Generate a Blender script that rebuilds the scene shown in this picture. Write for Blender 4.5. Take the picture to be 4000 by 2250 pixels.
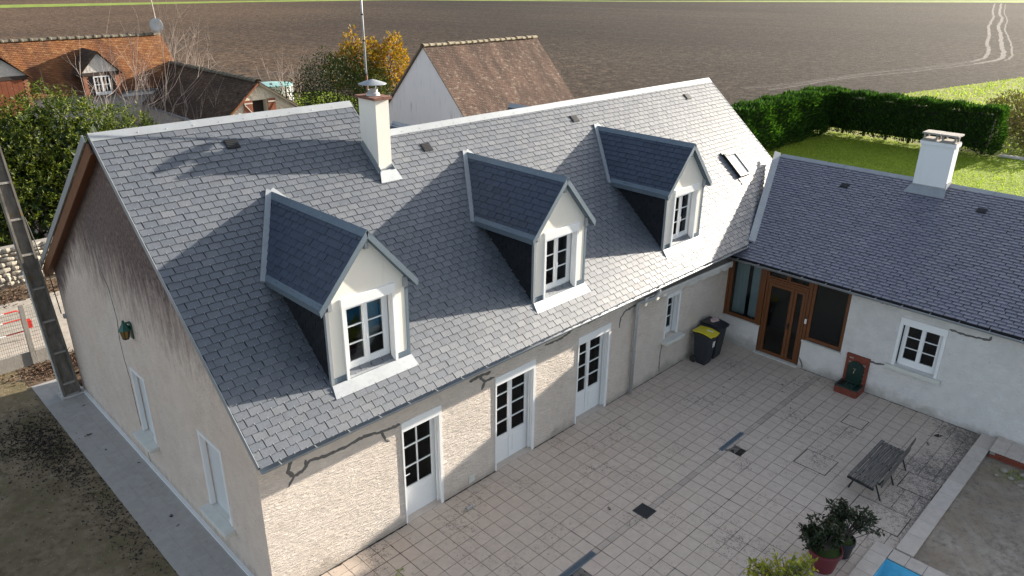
import bpy, bmesh, math, random
import numpy as np
from mathutils import Vector, Matrix

R = math.radians
random.seed(7)
rng = np.random.default_rng(7)
for o in list(bpy.data.objects):
    bpy.data.objects.remove(o)
S = bpy.context.scene
COL = S.collection

# ------------------------------------------------------------------ camera
CAM = Vector((-4.058, -9.637, 9.972))
FOC = 2928.0
YAW, PIT, ROL = R(-45.167), R(-23.027), R(0.625)
fw = Vector((math.cos(PIT) * math.sin(-YAW), math.cos(PIT) * math.cos(YAW), math.sin(PIT)))
r0 = Vector((math.cos(YAW), math.sin(YAW), 0))
u0 = r0.cross(fw)
CR = r0 * math.cos(ROL) + u0 * math.sin(ROL)
CU = -r0 * math.sin(ROL) + u0 * math.cos(ROL)
cd = bpy.data.cameras.new('camera')
cd.sensor_width = 36.0
cd.sensor_fit = 'HORIZONTAL'
cd.lens = FOC / 4000 * 36
cd.clip_start, cd.clip_end = 0.1, 5000
cam = bpy.data.objects.new('camera', cd)
COL.objects.link(cam)
cam.matrix_world = Matrix(((CR.x, CU.x, -fw.x, CAM.x), (CR.y, CU.y, -fw.y, CAM.y), (CR.z, CU.z, -fw.z, CAM.z), (0, 0, 0, 1)))
S.camera = cam


def pix(p):                      # world point -> photo pixel (4000 wide), used only to rank pieces by size
    d = Vector(p) - CAM
    w = d.dot(fw)
    return (2000 + FOC * d.dot(CR) / w, 1125 - FOC * d.dot(CU) / w, w)


# ------------------------------------------------------------------ light
SUN = Vector((1.0, -0.155, 0.272)).normalized()
world = bpy.data.worlds.new('World')
S.world = world
world.use_nodes = True
wn = world.node_tree
sky = wn.nodes.new('ShaderNodeTexSky')
sky.sky_type = 'NISHITA'
sky.sun_disc = False
sky.sun_elevation = math.asin(SUN.z)
sky.sun_rotation = math.atan2(SUN.x, SUN.y)
sky.air_density, sky.dust_density, sky.ozone_density = 1.0, 1.5, 1.0
hs = wn.nodes.new('ShaderNodeHueSaturation')          # thin high cloud takes most of the blue out of the whole sky
hs.inputs['Saturation'].default_value = 0.60
wn.links.new(sky.outputs[0], hs.inputs['Color'])
wn.links.new(hs.outputs[0], wn.nodes['Background'].inputs[0])
wn.nodes['Background'].inputs[1].default_value = 0.092
sl = bpy.data.lights.new('sun', 'SUN')
sl.energy = 5.0
sl.angle = R(0.55)
sl.color = (1.0, 0.90, 0.76)
so = bpy.data.objects.new('sun', sl)
COL.objects.link(so)
so.rotation_euler = (-SUN).to_track_quat('-Z', 'Y').to_euler()
so.location = (30, -10, 30)
S.view_settings.view_transform = 'Standard'
S.view_settings.look = 'None'
S.view_settings.exposure = 1.58
S.view_settings.gamma = 1.0
S.render.engine = 'CYCLES'
S.cycles.max_bounces = 7
S.cycles.transparent_max_bounces = 12


# ------------------------------------------------------------------ materials
class NT:
    """tiny node-tree writer"""
    def __init__(self, name):
        self.m = bpy.data.materials.new(name)
        self.m.use_nodes = True
        self.t = self.m.node_tree
        self.b = self.t.nodes['Principled BSDF']
        self._co = None

    def n(self, typ, **kw):
        nd = self.t.nodes.new('ShaderNode' + typ)
        for k, v in kw.items():
            if k in nd.inputs:
                self.put(nd.inputs[k], v)
            elif k.replace('_', ' ') in nd.inputs:
                self.put(nd.inputs[k.replace('_', ' ')], v)
            else:
                setattr(nd, k, v)
        return nd

    def put(self, sock, v):
        if hasattr(v, 'is_output') or hasattr(v, 'links'):
            self.t.links.new(v, sock)
        elif isinstance(v, (tuple, list)):
            if sock.type == 'RGBA':
                sock.default_value = (*v[:3], 1)
            else:
                sock.default_value = v
        else:
            sock.default_value = v

    def co(self):
        if self._co is None:
            g = self.n('NewGeometry')
            self._co = g.outputs['Position']
        return self._co

    def map(self, scale=(1, 1, 1), rot=(0, 0, 0), loc=(0, 0, 0)):
        return self.n('Mapping', Vector=self.co(), Scale=scale, Rotation=rot, Location=loc).outputs[0]

    def noise(self, scale, detail=4, vec=None, rough=.55, dist=0.0):
        return self.n('TexNoise', Vector=vec if vec is not None else self.co(), Scale=scale, Detail=detail, Roughness=rough, Distortion=dist).outputs[0]

    def ramp(self, fac, stops):
        r = self.n('ValToRGB', Fac=fac)
        e = r.color_ramp.elements
        while len(e) < len(stops):
            e.new(0.5)
        for k, (p, c) in enumerate(stops):
            e[k].position = p
            e[k].color = (*c, 1) if isinstance(c, (tuple, list)) else (c, c, c, 1)
        return r.outputs[0]

    def math(self, op, a, b=0.0, c=None, clamp=False):
        m = self.n('Math', operation=op, use_clamp=clamp)
        self.put(m.inputs[0], a)
        self.put(m.inputs[1], b)
        if c is not None:
            self.put(m.inputs[2], c)
        return m.outputs[0]

    def mix(self, fac, a, b, mode='MIX'):
        m = self.n('Mix', data_type='RGBA', blend_type=mode)
        self.put(m.inputs[0], fac)
        self.put(m.inputs[6], a)
        self.put(m.inputs[7], b)
        return m.outputs[2]

    def xyz(self):
        s = self.n('SeparateXYZ', Vector=self.co())
        return s.outputs

    def rnd(self):
        a = self.n('Attribute', attribute_name='rnd').outputs['Fac']
        o = self.n('ObjectInfo').outputs['Random']
        return self.math('FRACT', self.math('ADD', a, o))

    def bump(self, h, strength=.5, dist=.01, normal=None):
        b = self.n('Bump', Height=h, Strength=strength, Distance=dist)
        if normal is not None:
            self.put(b.inputs['Normal'], normal)
        return b.outputs[0]

    def out(self, color=None, rough=None, normal=None, **kw):
        if color is not None:
            self.put(self.b.inputs['Base Color'], color)
        if rough is not None:
            self.put(self.b.inputs['Roughness'], rough)
        if normal is not None:
            self.put(self.b.inputs['Normal'], normal)
        for k, v in kw.items():
            self.put(self.b.inputs[k.replace('_', ' ')], v)
        return self.m


M = {}


def plain(name, c, rough=.6, metal=0.0, vary=.12, scale=9.0, bump=.0, bscale=60, bd=.004, **kw):
    t = NT(name)
    n = t.noise(scale, 5)
    col = t.mix(t.math('MULTIPLY', n, 1.0), tuple(x * (1 - vary) for x in c), tuple(min(1, x * (1 + vary)) for x in c))
    nor = t.bump(t.noise(bscale, 5), bump, bd) if bump else None
    M[name] = t.out(col, rough, nor, Metallic=metal, **kw)
    return M[name]


def slate_mat(name, tones, rough, bump=.35, spec=.9):
    t = NT(name)
    r = t.rnd()
    c = t.ramp(r, tones)
    n = t.noise(5, 6, t.map((1, 1, 1.6)))
    n2 = t.noise(38, 5)
    c = t.mix(.5, c, t.ramp(n, [(.3, (.75, .75, .75)), (.72, (1.25, 1.25, 1.25))]), 'MULTIPLY')
    c = t.mix(.35, c, t.ramp(n2, [(.3, (.6, .6, .6)), (.7, (1.4, 1.4, 1.4))]), 'MULTIPLY')
    sp = t.ramp(t.noise(17, 3, t.map(loc=(3, 1, 7))), [(.70, 0.0), (.78, 1.0)])
    c = t.mix(t.math('MULTIPLY', sp, .35), c, (.32, .32, .31))
    ro = t.math('ADD', t.math('MULTIPLY', t.n('TexWhiteNoise', noise_dimensions='1D', W=t.math('MULTIPLY', r, 91.7)).outputs[0], .12), rough)
    ro = t.math('ADD', ro, t.math('MULTIPLY', t.math('SUBTRACT', n2, .5), .2))
    M[name] = t.out(c, ro, t.bump(t.noise(24, 6, t.map((1, 1, 1.5))), bump, .004), Specular_IOR_Level=spec)


slate_mat('slate', [(0, (.088, .101, .124)), (.35, (.098, .112, .135)), (.6, (.092, .106, .129)), (.9, (.117, .129, .148)), (1, (.086, .098, .119))], .46, .35, 1.0)
slate_mat('slate_violet', [(0, (.140, .144, .192)), (.4, (.165, .168, .220)), (.7, (.150, .154, .205)), (1, (.19, .19, .235))], .44)
slate_mat('slate_new', [(0, (.030, .044, .072)), (.5, (.038, .055, .090)), (1, (.033, .049, .080))], .5, .35, .5)
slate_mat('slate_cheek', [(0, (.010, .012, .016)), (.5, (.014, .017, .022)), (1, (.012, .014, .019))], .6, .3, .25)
plain('slate_under', (.012, .013, .016), .8)


def zinc(name, c, rough, metal):
    t = NT(name)
    n = t.noise(2.2, 5, t.map((1, 1, .4)))
    n2 = t.noise(14, 4)
    col = t.mix(n, tuple(x * .8 for x in c), tuple(min(1, x * 1.15) for x in c))
    col = t.mix(t.math('MULTIPLY', t.ramp(n2, [(.5, 0.0), (.75, 1.0)]), .3), col, tuple(x * .62 for x in c))
    M[name] = t.out(col, t.math('ADD', t.math('MULTIPLY', n2, .25), rough), t.bump(t.noise(5, 3), .15, .01), Metallic=metal)


zinc('zinc', (.34, .365, .39), .45, .4)
zinc('zinc_dark', (.15, .195, .24), .48, .4)  # darker, bluer zinc: shade on the dormer trim put into the colour
zinc('galvanised', (.44, .45, .46), .45, .35)


def plaster(name, base, alt, ridge=(5, 5, 24), strength=.9, dist=.05, scale=1.0, extra=None):
    t = NT(name)
    big = t.noise(.55, 5)
    mid = t.noise(3.2, 6)
    col = t.mix(t.ramp(big, [(.32, 0.0), (.68, 1.0)]), base, alt)
    col = t.mix(.35, col, t.ramp(mid, [(.28, (.78, .76, .75)), (.62, (1.08, 1.08, 1.07))]), 'MULTIPLY')
    pits = t.ramp(t.noise(27, 4, t.map((1, 1, .55))), [(.66, 0.0), (.74, 1.0)])
    col = t.mix(t.math('MULTIPLY', pits, .45), col, (.17, .15, .14))
    h = t.noise(scale, 5, t.map(ridge), .6, .6)
    h2 = t.noise(42, 4)
    hh = t.math('ADD', t.ramp(h, [(.35, 0.0), (.65, 1.0)]), t.math('MULTIPLY', h2, .22))
    if extra:
        col = extra(t, col)
    M[name] = t.out(col, .92, t.bump(hh, strength, dist), Specular_IOR_Level=.2)


def front_dirt(t, col):
    # grey-brown grime in ragged patches with edges of their own, damp tide-marks along the foot of the wall
    x, y, z = t.xyz()
    n = t.noise(1.6, 6, t.map((1, 1, .8)), .65)
    up = t.math('MULTIPLY', t.ramp(t.noise(.9, 6, t.map((1, 1, 1.3), loc=(2, 0, 4)), .65), [(.54, 0.0), (.70, 1.0)]), .25)
    col = t.mix(up, col, (.34, .29, .25))
    foot = t.ramp(t.math('SUBTRACT', t.math('MULTIPLY', n, 1.1), t.math('MULTIPLY', z, 1.15)), [(.28, 0.0), (.52, 1.0)])
    col = t.mix(t.math('MULTIPLY', foot, .55), col, (.26, .235, .205))
    spots = t.ramp(t.noise(4.5, 5, t.map(loc=(5, 2, 9))), [(.66, 0.0), (.72, 1.0)])
    return t.mix(t.math('MULTIPLY', spots, .22), col, (.22, .19, .17))


plaster('plaster_front', (.68, .60, .53), (.735, .665, .60), (5.5, 5.5, 25), .7, .04, 1.0, front_dirt)


def wing_dirt(t, col):
    x, y, z = t.xyz()
    n = t.noise(1.3, 6, None, .65)
    foot = t.ramp(t.math('SUBTRACT', t.math('MULTIPLY', n, 1.15), t.math('MULTIPLY', z, 1.0)), [(.26, 0.0), (.5, 1.0)])
    col = t.mix(t.math('MULTIPLY', foot, .6), col, (.27, .255, .22))
    far = t.ramp(t.math('ADD', t.math('MULTIPLY', n, 1.2), t.math('MULTIPLY', z, .2)), [(.98, 0.0), (1.2, 1.0)])
    return t.mix(t.math('MULTIPLY', far, .12), col, (.42, .40, .36))


plaster('plaster_wing', (.665, .65, .64), (.70, .69, .685), (14, 14, 18), .7, .02, 1.0, wing_dirt)


def gable_dirt(t, col):
    # purple-brown lichen: dense under the apex and down both verges, breaking up into vertical streaks
    x, y, z = t.xyz()
    st = t.noise(1.0, 7, t.map((7, 7, 1.6)), .70)
    n = t.noise(.9, 4)
    fine = t.noise(1.0, 5, t.map((36, 36, 11)), .65)
    d1 = t.math('SUBTRACT', 7.2, t.math('MULTIPLY', t.math('ABSOLUTE', t.math('SUBTRACT', y, 4.6)), .82))
    edge = t.math('SUBTRACT', d1, z)                       # distance below the verge
    m1 = t.math('SUBTRACT', t.math('ADD', t.math('MULTIPLY', z, .30), t.math('MULTIPLY', st, .9)), t.math('MULTIPLY', n, .2))
    m1 = t.ramp(t.math('MULTIPLY', m1, .5), [(.71, 0.0), (.93, 1.0)])
    m2 = t.ramp(t.math('SUBTRACT', t.math('MULTIPLY', st, 1.3), t.math('MULTIPLY', edge, .75)), [(.18, 0.0), (.55, 1.0)])
    m = t.math('MAXIMUM', m1, m2)
    m = t.math('MULTIPLY', m, t.ramp(fine, [(.25, .62), (.55, 1.0)]))
    col = t.mix(t.math('MULTIPLY', m, .95), col, t.mix(n, (.060, .036, .040), (.115, .080, .078)))
    fl = t.math('MULTIPLY', t.ramp(fine, [(.59, 0.0), (.67, 1.0)]), t.ramp(t.noise(.8, 4, t.map(loc=(0, 4, 2))), [(.38, 0.0), (.58, 1.0)]))
    col = t.mix(t.math('MULTIPLY', fl, .7), col, (.13, .10, .095))
    fk = t.math('MULTIPLY', t.ramp(t.noise(1.0, 5, t.map((15, 15, 6), loc=(0, 7, 3)), .7), [(.62, 0.0), (.69, 1.0)]), t.ramp(t.noise(.9, 4, t.map(loc=(0, 1, 8))), [(.36, .25), (.6, 1.0)]))
    col = t.mix(t.math('MULTIPLY', fk, .55), col, (.15, .115, .105))
    foot = t.ramp(t.math('SUBTRACT', t.math('MULTIPLY', st, .9), t.math('MULTIPLY', z, 1.6)), [(.10, 0.0), (.35, 1.0)])
    return t.mix(t.math('MULTIPLY', foot, .5), col, (.25, .225, .19))


plaster('plaster_gable', (.60, .505, .44), (.65, .565, .505), (10, 10, 16), .5, .015, 1.0, gable_dirt)


def render_mat(name, c, d=.12):
    t = NT(name)
    col = t.mix(t.noise(1.4, 5, t.map((1, 1, .5))), tuple(x * (1 - d) for x in c), tuple(min(.9, x * (1 + d * .6)) for x in c))
    st = t.ramp(t.noise(1.0, 5, t.map((7, 7, .9))), [(.56, 0.0), (.75, 1.0)])
    col = t.mix(t.math('MULTIPLY', st, .18), col, tuple(x * .55 for x in c))
    M[name] = t.out(col, .88, t.bump(t.noise(120, 3), .15, .004), Specular_IOR_Level=.25)


render_mat('render_cream', (.82, .775, .70), .06)
render_mat('render_white', (.74, .76, .77), .04)
t = NT('render_streaked')
x, y, z = t.xyz()
stk = t.ramp(t.noise(1.0, 5, t.map((14, 9, .55))), [(.60, 0.0), (.72, 1.0)])
reg = t.ramp(t.noise(.5, 3), [(.35, 0.0), (.55, 1.0)])
col = t.mix(t.math('MULTIPLY', t.math('MULTIPLY', stk, reg), .75), t.mix(t.noise(1.2), (.60, .61, .64), (.70, .70, .72)), (.15, .15, .16))
M['render_streaked'] = t.out(col, .9)
plaster('plaster_barn', (.52, .47, .37), (.60, .56, .47), (3, 3, 3), 1.0, .06)
plaster('plaster_old', (.50, .46, .43), (.56, .53, .50), (6, 6, 6), .4, .02)

plain('white_pvc', (.80, .81, .82), .38, vary=.03)
plain('white_paint', (.76, .77, .78), .5, vary=.05, scale=5)
plain('sill_stone', (.60, .60, .56), .85, vary=.16, scale=7, bump=.3)
plain('shutter_grey', (.62, .64, .66), .5, vary=.04)
plain('mortar_grey', (.125, .12, .115), .95, vary=.3, scale=14, bump=.6, bscale=70)
plain('oak_brown', (.135, .047, .015), .45, vary=.25, scale=6)
plain('fascia_dark', (.055, .032, .022), .7, vary=.3)
plain('soffit_brown', (.16, .062, .024), .6, vary=.25, scale=5)
plain('black_plastic', (.018, .02, .024), .5, vary=.2)
plain('bin_plastic', (.020, .024, .032), .46, vary=.2, scale=5)
plain('yellow_plastic', (.62, .52, .03), .42, vary=.06)
plain('sticker_white', (.74, .74, .74), .5, vary=.05)
plain('green_iron', (.008, .030, .024), .35, vary=.3)
plain('green_iron_light', (.035, .075, .065), .4, vary=.2)
plain('brass', (.45, .40, .30), .35, .8)
plain('brick_red', (.185, .045, .027), .85, vary=.35, scale=3, bump=.3)
plain('brick_joint', (.34, .27, .24), .95, vary=.2)
plain('interior_dark', (.06, .05, .045), .9)
plain('interior_floor', (.11, .06, .03), .6)
plain('curtain', (.62, .64, .66), .95, vary=.05)
plain('curtain_blue', (.42, .50, .54), .95, vary=.1)
plain('cast_iron', (.035, .04, .045), .5, .5, vary=.3)
plain('cap_dark', (.014, .016, .02), .4, vary=.2)
plain('concrete_old', (.30, .28, .255), .95, vary=.35, scale=4, bump=.6, bscale=30, bd=.01)
plain('concrete_pale', (.47, .46, .45), .95, vary=.2, scale=6, bump=.3)
plain('awning_canopy', (.16, .145, .13), .9, vary=.2)
plain('awning_cloth', (.50, .485, .455), .9, vary=.16, scale=5)
plain('awning_bar', (.60, .60, .58), .5, vary=.1)
plain('pot_red', (.13, .018, .026), .5, vary=.15)
plain('pot_black', (.016, .018, .024), .5, vary=.2)
plain('moss', (.045, .075, .012), .95, vary=.5, scale=30, bump=1.0, bscale=60, bd=.02)
plain('bark', (.11, .085, .07), .9, vary=.3)
plain('bark_pale', (.48, .39, .34), .9, vary=.3, scale=14)
plain('bark_dark', (.05, .035, .028), .9, vary=.3)
plain('shutter_red', (.20, .055, .02), .6, vary=.3, scale=8)
plain('barrier_red', (.55, .03, .02), .45, vary=.15)
plain('wire', (.10, .10, .10), .5, .6)
t = NT('pole_concrete')
n = t.noise(2.5, 6, t.map((3, 3, 1)), .65)
col = t.ramp(n, [(.3, (.085, .078, .068)), (.55, (.17, .155, .135)), (.75, (.26, .24, .21))])
or_ = t.ramp(t.noise(3.2, 4, t.map(loc=(1, 5, 3))), [(.62, 0.0), (.70, .8)])
M['pole_concrete'] = t.out(t.mix(or_, col, (.22, .13, .025)), .95, t.bump(n, .4, .01))
plain('wood_pale', (.52, .47, .42), .85, vary=.2)
plain('bottle', (.62, .64, .64), .1, vary=.05, Transmission_Weight=.6)
plain('tank_teal', (.22, .42, .40), .4, vary=.2)
plain('tank_grey', (.50, .52, .52), .5, vary=.1)
plain('rag_pink', (.46, .34, .33), .95, vary=.2, scale=20)
plain('lamp_glass', (.20, .12, .02), .15, vary=.2)
plain('lamp_green', (.010, .085, .062), .4, vary=.3)
plain('rust', (.16, .065, .03), .75, .3, vary=.4, scale=18)
plain('dish_grey', (.46, .50, .52), .5, vary=.1)
plain('pebble', (.25, .22, .185), .95, vary=.4, scale=20)
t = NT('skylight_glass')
M['skylight_glass'] = t.out((.52, .57, .57), .07, Specular_IOR_Level=.8)  # opaque pane; pale sky glare put into the base colour
plain('stone_pale', (.34, .31, .26), .95, vary=.45, scale=6, bump=.8, bscale=22, bd=.02)
plain('leaf_dead', (.085, .045, .025), .85, vary=.5, scale=40)
plain('leaf_black', (.022, .018, .016), .85, vary=.5, scale=40)

# weathered bench wood
t = NT('wood_grey')
g = t.noise(1.0, 6, t.map((3, 45, 45)), .65)
p = t.noise(9, 5)
col = t.ramp(g, [(.3, (.045, .04, .036)), (.55, (.13, .12, .11)), (.75, (.26, .245, .225))])
col = t.mix(t.ramp(p, [(.52, 0.0), (.70, .7)]), col, (.06, .056, .052))
M['wood_grey'] = t.out(col, .9, t.bump(g, .5, .006))

# window glass: thin clear pane, Fresnel mix of mirror and see-through
t = NT('glass')
fr = t.n('Fresnel', IOR=1.5)
tr = t.n('BsdfTransparent', Color=(.82, .86, .86))
gl = t.n('BsdfGlossy', Roughness=.03, Color=(.55, .56, .57))
mx = t.n('MixShader')
t.t.links.new(fr.outputs[0], mx.inputs[0])
t.t.links.new(tr.outputs[0], mx.inputs[1])
t.t.links.new(gl.outputs[0], mx.inputs[2])
t.t.links.new(mx.outputs[0], t.t.nodes['Material Output'].inputs[0])
M['glass'] = t.m

# patio tile: beige stoneware, each tile its own tone, black lichen speckle thick beside the kerb
def tile_mat(name, a, b, c, lich):
    t = NT(name)
    r = t.rnd()
    col = t.ramp(r, [(0, a), (.45, b), (.8, c), (1, a)])
    w = t.noise(6, 6, None, .65)
    col = t.mix(.4, col, t.ramp(w, [(.3, (.72, .71, .70)), (.66, (1.12, 1.11, 1.10))]), 'MULTIPLY')
    big = t.noise(.8, 4)
    x, y, z = t.xyz()
    sp = t.noise(34, 5, None, .7)
    sp2 = t.noise(11, 5, None, .65)
    if lich:
        kerb = t.math('MULTIPLY', t.ramp(y, [(0, 0.0), (1, 0.0)]), 0)
        k = t.n('MapRange', Value=y)
        k.inputs[1].default_value, k.inputs[2].default_value = -5.7, -6.95
        kx = t.n('MapRange', Value=x)
        kx.inputs[1].default_value, kx.inputs[2].default_value = 7.5, 10.5
        kerb = t.math('MULTIPLY', k.outputs[0], kx.outputs[0])
        dens = t.math('ADD', t.math('MULTIPLY', kerb, .17), t.math('MULTIPLY', t.math('SUBTRACT', big, .44), .38))
        m = t.ramp(t.math('ADD', t.math('ADD', t.math('MULTIPLY', sp, .6), t.math('MULTIPLY', sp2, .4)), dens), [(.58, 0.0), (.68, 1.0)])
        col = t.mix(t.math('MULTIPLY', m, .78), col, (.075, .068, .065))
    else:
        m = t.ramp(t.math('ADD', t.math('MULTIPLY', sp2, .8), t.math('MULTIPLY', big, .25)), [(.60, 0.0), (.74, 1.0)])
        col = t.mix(t.math('MULTIPLY', m, .5), col, (.15, .13, .11))
    M[name] = t.out(col, .62, t.bump(t.noise(60, 4), .2, .003), Specular_IOR_Level=.3)


tile_mat('tile', (.505, .428, .365), (.535, .457, .392), (.52, .435, .372), True)
tile_mat('tile_pale', (.54, .48, .43), (.58, .52, .465), (.52, .46, .41), False)
tile_mat('tile_walk', (.36, .35, .335), (.385, .375, .36), (.37, .355, .34), False)
t = NT('grout')
M['grout'] = t.out(t.ramp(t.noise(.9, 5), [(.42, (.010, .008, .007)), (.62, (.07, .057, .048))]), .95)
plain('grout_pale', (.33, .32, .31), .95, vary=.15, scale=6)
plain('pool_blue', (.12, .45, .66), .35, vary=.3, scale=6)

# ground kinds
def soil(name, a, b, c, sc, bump, bd, pebbles=0.0, moss=None):
    t = NT(name)
    n = t.noise(sc, 8, None, .68)
    col = t.ramp(n, [(.28, a), (.5, b), (.72, c)])
    big = t.noise(.35, 4)
    col = t.mix(.6, col, t.ramp(big, [(.3, (.72, .72, .72)), (.7, (1.25, 1.25, 1.25))]), 'MULTIPLY')
    if moss:
        mm = t.ramp(t.math('ADD', t.math('MULTIPLY', t.noise(1.1, 5), .6), t.math('MULTIPLY', n, .4)), [(.48, 0.0), (.60, 1.0)])
        col = t.mix(t.math('MULTIPLY', mm, .6), col, moss)
    h = n
    if pebbles:
        v = t.n('TexVoronoi', Vector=t.co(), Scale=pebbles)
        pe = t.ramp(t.n('TexVoronoi', Vector=t.co(), Scale=pebbles).outputs['Color'], [(.80, 0.0), (.86, 1.0)])
        edge = t.ramp(v.outputs['Distance'], [(.25, 1.0), (.42, 0.0)])
        pm = t.math('MULTIPLY', pe, edge)
        col = t.mix(t.math('MULTIPLY', pm, .8), col, (.42, .38, .33))
        h = t.math('ADD', n, t.math('MULTIPLY', pm, .4))
    M[name] = t.out(col, .97, t.bump(h, bump, bd), Specular_IOR_Level=.15)


soil('dirt_left', (.105, .082, .052), (.205, .162, .105), (.31, .255, .175), 5.5, .8, .035, 26, (.095, .085, .035))
soil('dirt_right', (.18, .15, .122), (.34, .29, .24), (.47, .42, .355), 8, .8, .03, 22, (.27, .205, .145))
soil('litter', (.06, .04, .025), (.13, .09, .06), (.24, .19, .14), 9, 1.0, .05)
soil('track_pale', (.30, .27, .23), (.40, .36, .31), (.46, .42, .37), 5, .4, .02, 20)
soil('rubble', (.10, .09, .08), (.17, .155, .14), (.26, .24, .22), 12, .9, .02, 40)

# ploughed field
t = NT('field_soil')
rv = t.map((1, 1, 1), (0, 0, R(-16)))
rows = t.n('TexWave', Vector=rv, wave_type='BANDS', bands_direction='X', Scale=.55, Distortion=2.2, Detail=3, Detail_Scale=1.2).outputs['Fac']
rows2 = t.noise(1.0, 4, t.map((1.7, .012, 1), (0, 0, R(-16))), .6)
cl = t.noise(3.2, 8, None, .75)
cl2 = t.noise(.9, 6, None, .7)
big = t.noise(.013, 4, t.map((1, 1, 1), loc=(3, 9, 0)))
h = t.math('ADD', t.math('MULTIPLY', cl, .7), t.math('MULTIPLY', cl2, .6))
h = t.math('ADD', h, t.math('MULTIPLY', rows, .10))
col = t.ramp(t.math('ADD', t.math('MULTIPLY', cl, .62), t.math('MULTIPLY', cl2, .38)), [(.40, (.0065, .005, .0042)), (.5, (.023, .0172, .0138)), (.60, (.064, .049, .039))])
col = t.mix(.75, col, t.ramp(big, [(.36, (.72, .70, .72)), (.64, (1.45, 1.42, 1.36))]), 'MULTIPLY')
col = t.mix(.6, col, t.ramp(rows2, [(.30, (.45, .45, .45)), (.42, (.95, .95, .95)), (.7, (1.18, 1.17, 1.15))]), 'MULTIPLY')
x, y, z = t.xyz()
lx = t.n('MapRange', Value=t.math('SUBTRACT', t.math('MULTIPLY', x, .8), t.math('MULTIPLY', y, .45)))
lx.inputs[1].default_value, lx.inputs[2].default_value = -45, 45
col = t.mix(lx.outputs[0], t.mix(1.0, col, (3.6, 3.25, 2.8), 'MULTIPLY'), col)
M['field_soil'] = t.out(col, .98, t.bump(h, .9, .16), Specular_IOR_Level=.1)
t = NT('wheel_track')
col = t.ramp(t.noise(2.5, 6, None, .7), [(.42, (.018, .014, .012)), (.60, (.085, .071, .062))])
M['wheel_track'] = t.out(col, .98, t.bump(t.noise(4, 5), .7, .05))


def grass_mat(name, a, b, c, sc=6):
    t = NT(name)
    n = t.noise(sc, 7, None, .7)
    big = t.noise(.3, 4)
    col = t.ramp(n, [(.30, a), (.52, b), (.74, c)])
    col = t.mix(.6, col, t.ramp(big, [(.3, (.72, .74, .7)), (.7, (1.28, 1.22, 1.1))]), 'MULTIPLY')
    M[name] = t.out(col, .9, t.bump(n, .9, .08), Specular_IOR_Level=.15)


grass_mat('lawn', (.10, .15, .010), (.20, .27, .022), (.31, .37, .05))
grass_mat('verge_grass', (.10, .12, .02), (.19, .205, .04), (.30, .29, .09), 2.0)
grass_mat('strip_grass', (.16, .22, .04), (.20, .27, .05), (.24, .30, .07), .3)


def leaf_mat(name, stops, rough=.45, trans=.25, spec=.4):
    t = NT(name)
    r = t.rnd()
    col = t.ramp(r, stops)
    col = t.mix(.5, col, t.ramp(t.noise(1.3, 4), [(.3, (.65, .65, .65)), (.7, (1.3, 1.3, 1.25))]), 'MULTIPLY')
    t.out(col, rough, Specular_IOR_Level=spec)
    td = t.n('BsdfTranslucent', Color=t.mix(1.0, col, (1.5, 1.6, .7), 'MULTIPLY'))
    mx = t.n('MixShader')
    mx.inputs[0].default_value = trans
    t.t.links.new(t.b.outputs[0], mx.inputs[1])
    t.t.links.new(td.outputs[0], mx.inputs[2])
    t.t.links.new(mx.outputs[0], t.t.nodes['Material Output'].inputs[0])
    M[name] = t.m


leaf_mat('leaf_laurel', [(0, (.024, .048, .008)), (.45, (.055, .085, .011)), (.78, (.10, .125, .016)), (1, (.19, .20, .03))], .5, .25, .25)
leaf_mat('leaf_thuja', [(0, (.010, .030, .006)), (.5, (.022, .062, .010)), (.9, (.045, .115, .016)), (1, (.09, .17, .026))], .7, .25, .2)
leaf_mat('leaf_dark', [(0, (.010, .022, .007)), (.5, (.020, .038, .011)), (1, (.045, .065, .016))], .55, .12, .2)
leaf_mat('leaf_autumn', [(0, (.16, .12, .012)), (.3, (.30, .19, .012)), (.6, (.36, .14, .012)), (.85, (.12, .14, .02)), (1, (.26, .07, .012))], .6, .35)
leaf_mat('leaf_camellia', [(0, (.012, .022, .009)), (.6, (.024, .038, .015)), (1, (.055, .055, .022))], .42, .08, .3)
leaf_mat('leaf_citrus', [(0, (.22, .24, .02)), (.4, (.42, .38, .03)), (.7, (.13, .20, .03)), (1, (.50, .44, .06))], .42, .3)
leaf_mat('blade', [(0, (.13, .19, .010)), (.5, (.22, .31, .022)), (1, (.32, .39, .05))], .6, .4)
leaf_mat('leaf_scrub', [(0, (.06, .075, .02)), (.4, (.11, .115, .035)), (.75, (.15, .11, .06)), (1, (.09, .06, .045))], .8, .2)


def roof_tile_mat(name, stops, lich, patch):
    t = NT(name)
    r = t.rnd()
    col = t.ramp(r, stops)
    n = t.noise(.9, 5, t.map((1.6, .45, .45)))
    col = t.mix(t.ramp(n, [(.42, 0.0), (.62, .8)]), col, patch)
    l = t.ramp(t.noise(5, 5), [(.60, 0.0), (.68, 1.0)])
    col = t.mix(t.math('MULTIPLY', l, .5), col, lich)
    M[name] = t.out(col, .9, t.bump(t.noise(30, 4), .3, .01), Specular_IOR_Level=.2)


roof_tile_mat('tile_orange', [(0, (.17, .072, .032)), (.5, (.265, .118, .048)), (.8, (.22, .092, .04)), (1, (.33, .18, .08))], (.16, .10, .05), (.10, .048, .032))
roof_tile_mat('tile_brown', [(0, (.060, .038, .026)), (.5, (.085, .055, .038)), (1, (.125, .088, .060))], (.14, .115, .08), (.048, .034, .026))
roof_tile_mat('tile_rose', [(0, (.115, .072, .056)), (.5, (.165, .108, .084)), (.8, (.14, .088, .068)), (1, (.26, .205, .165))], (.30, .25, .18), (.072, .050, .042))
plain('ridge_tile', (.30, .25, .17), .9, vary=.45, scale=3, bump=.5)
plain('ridge_dark', (.13, .115, .085), .95, vary=.5, scale=4, bump=.6)


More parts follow.
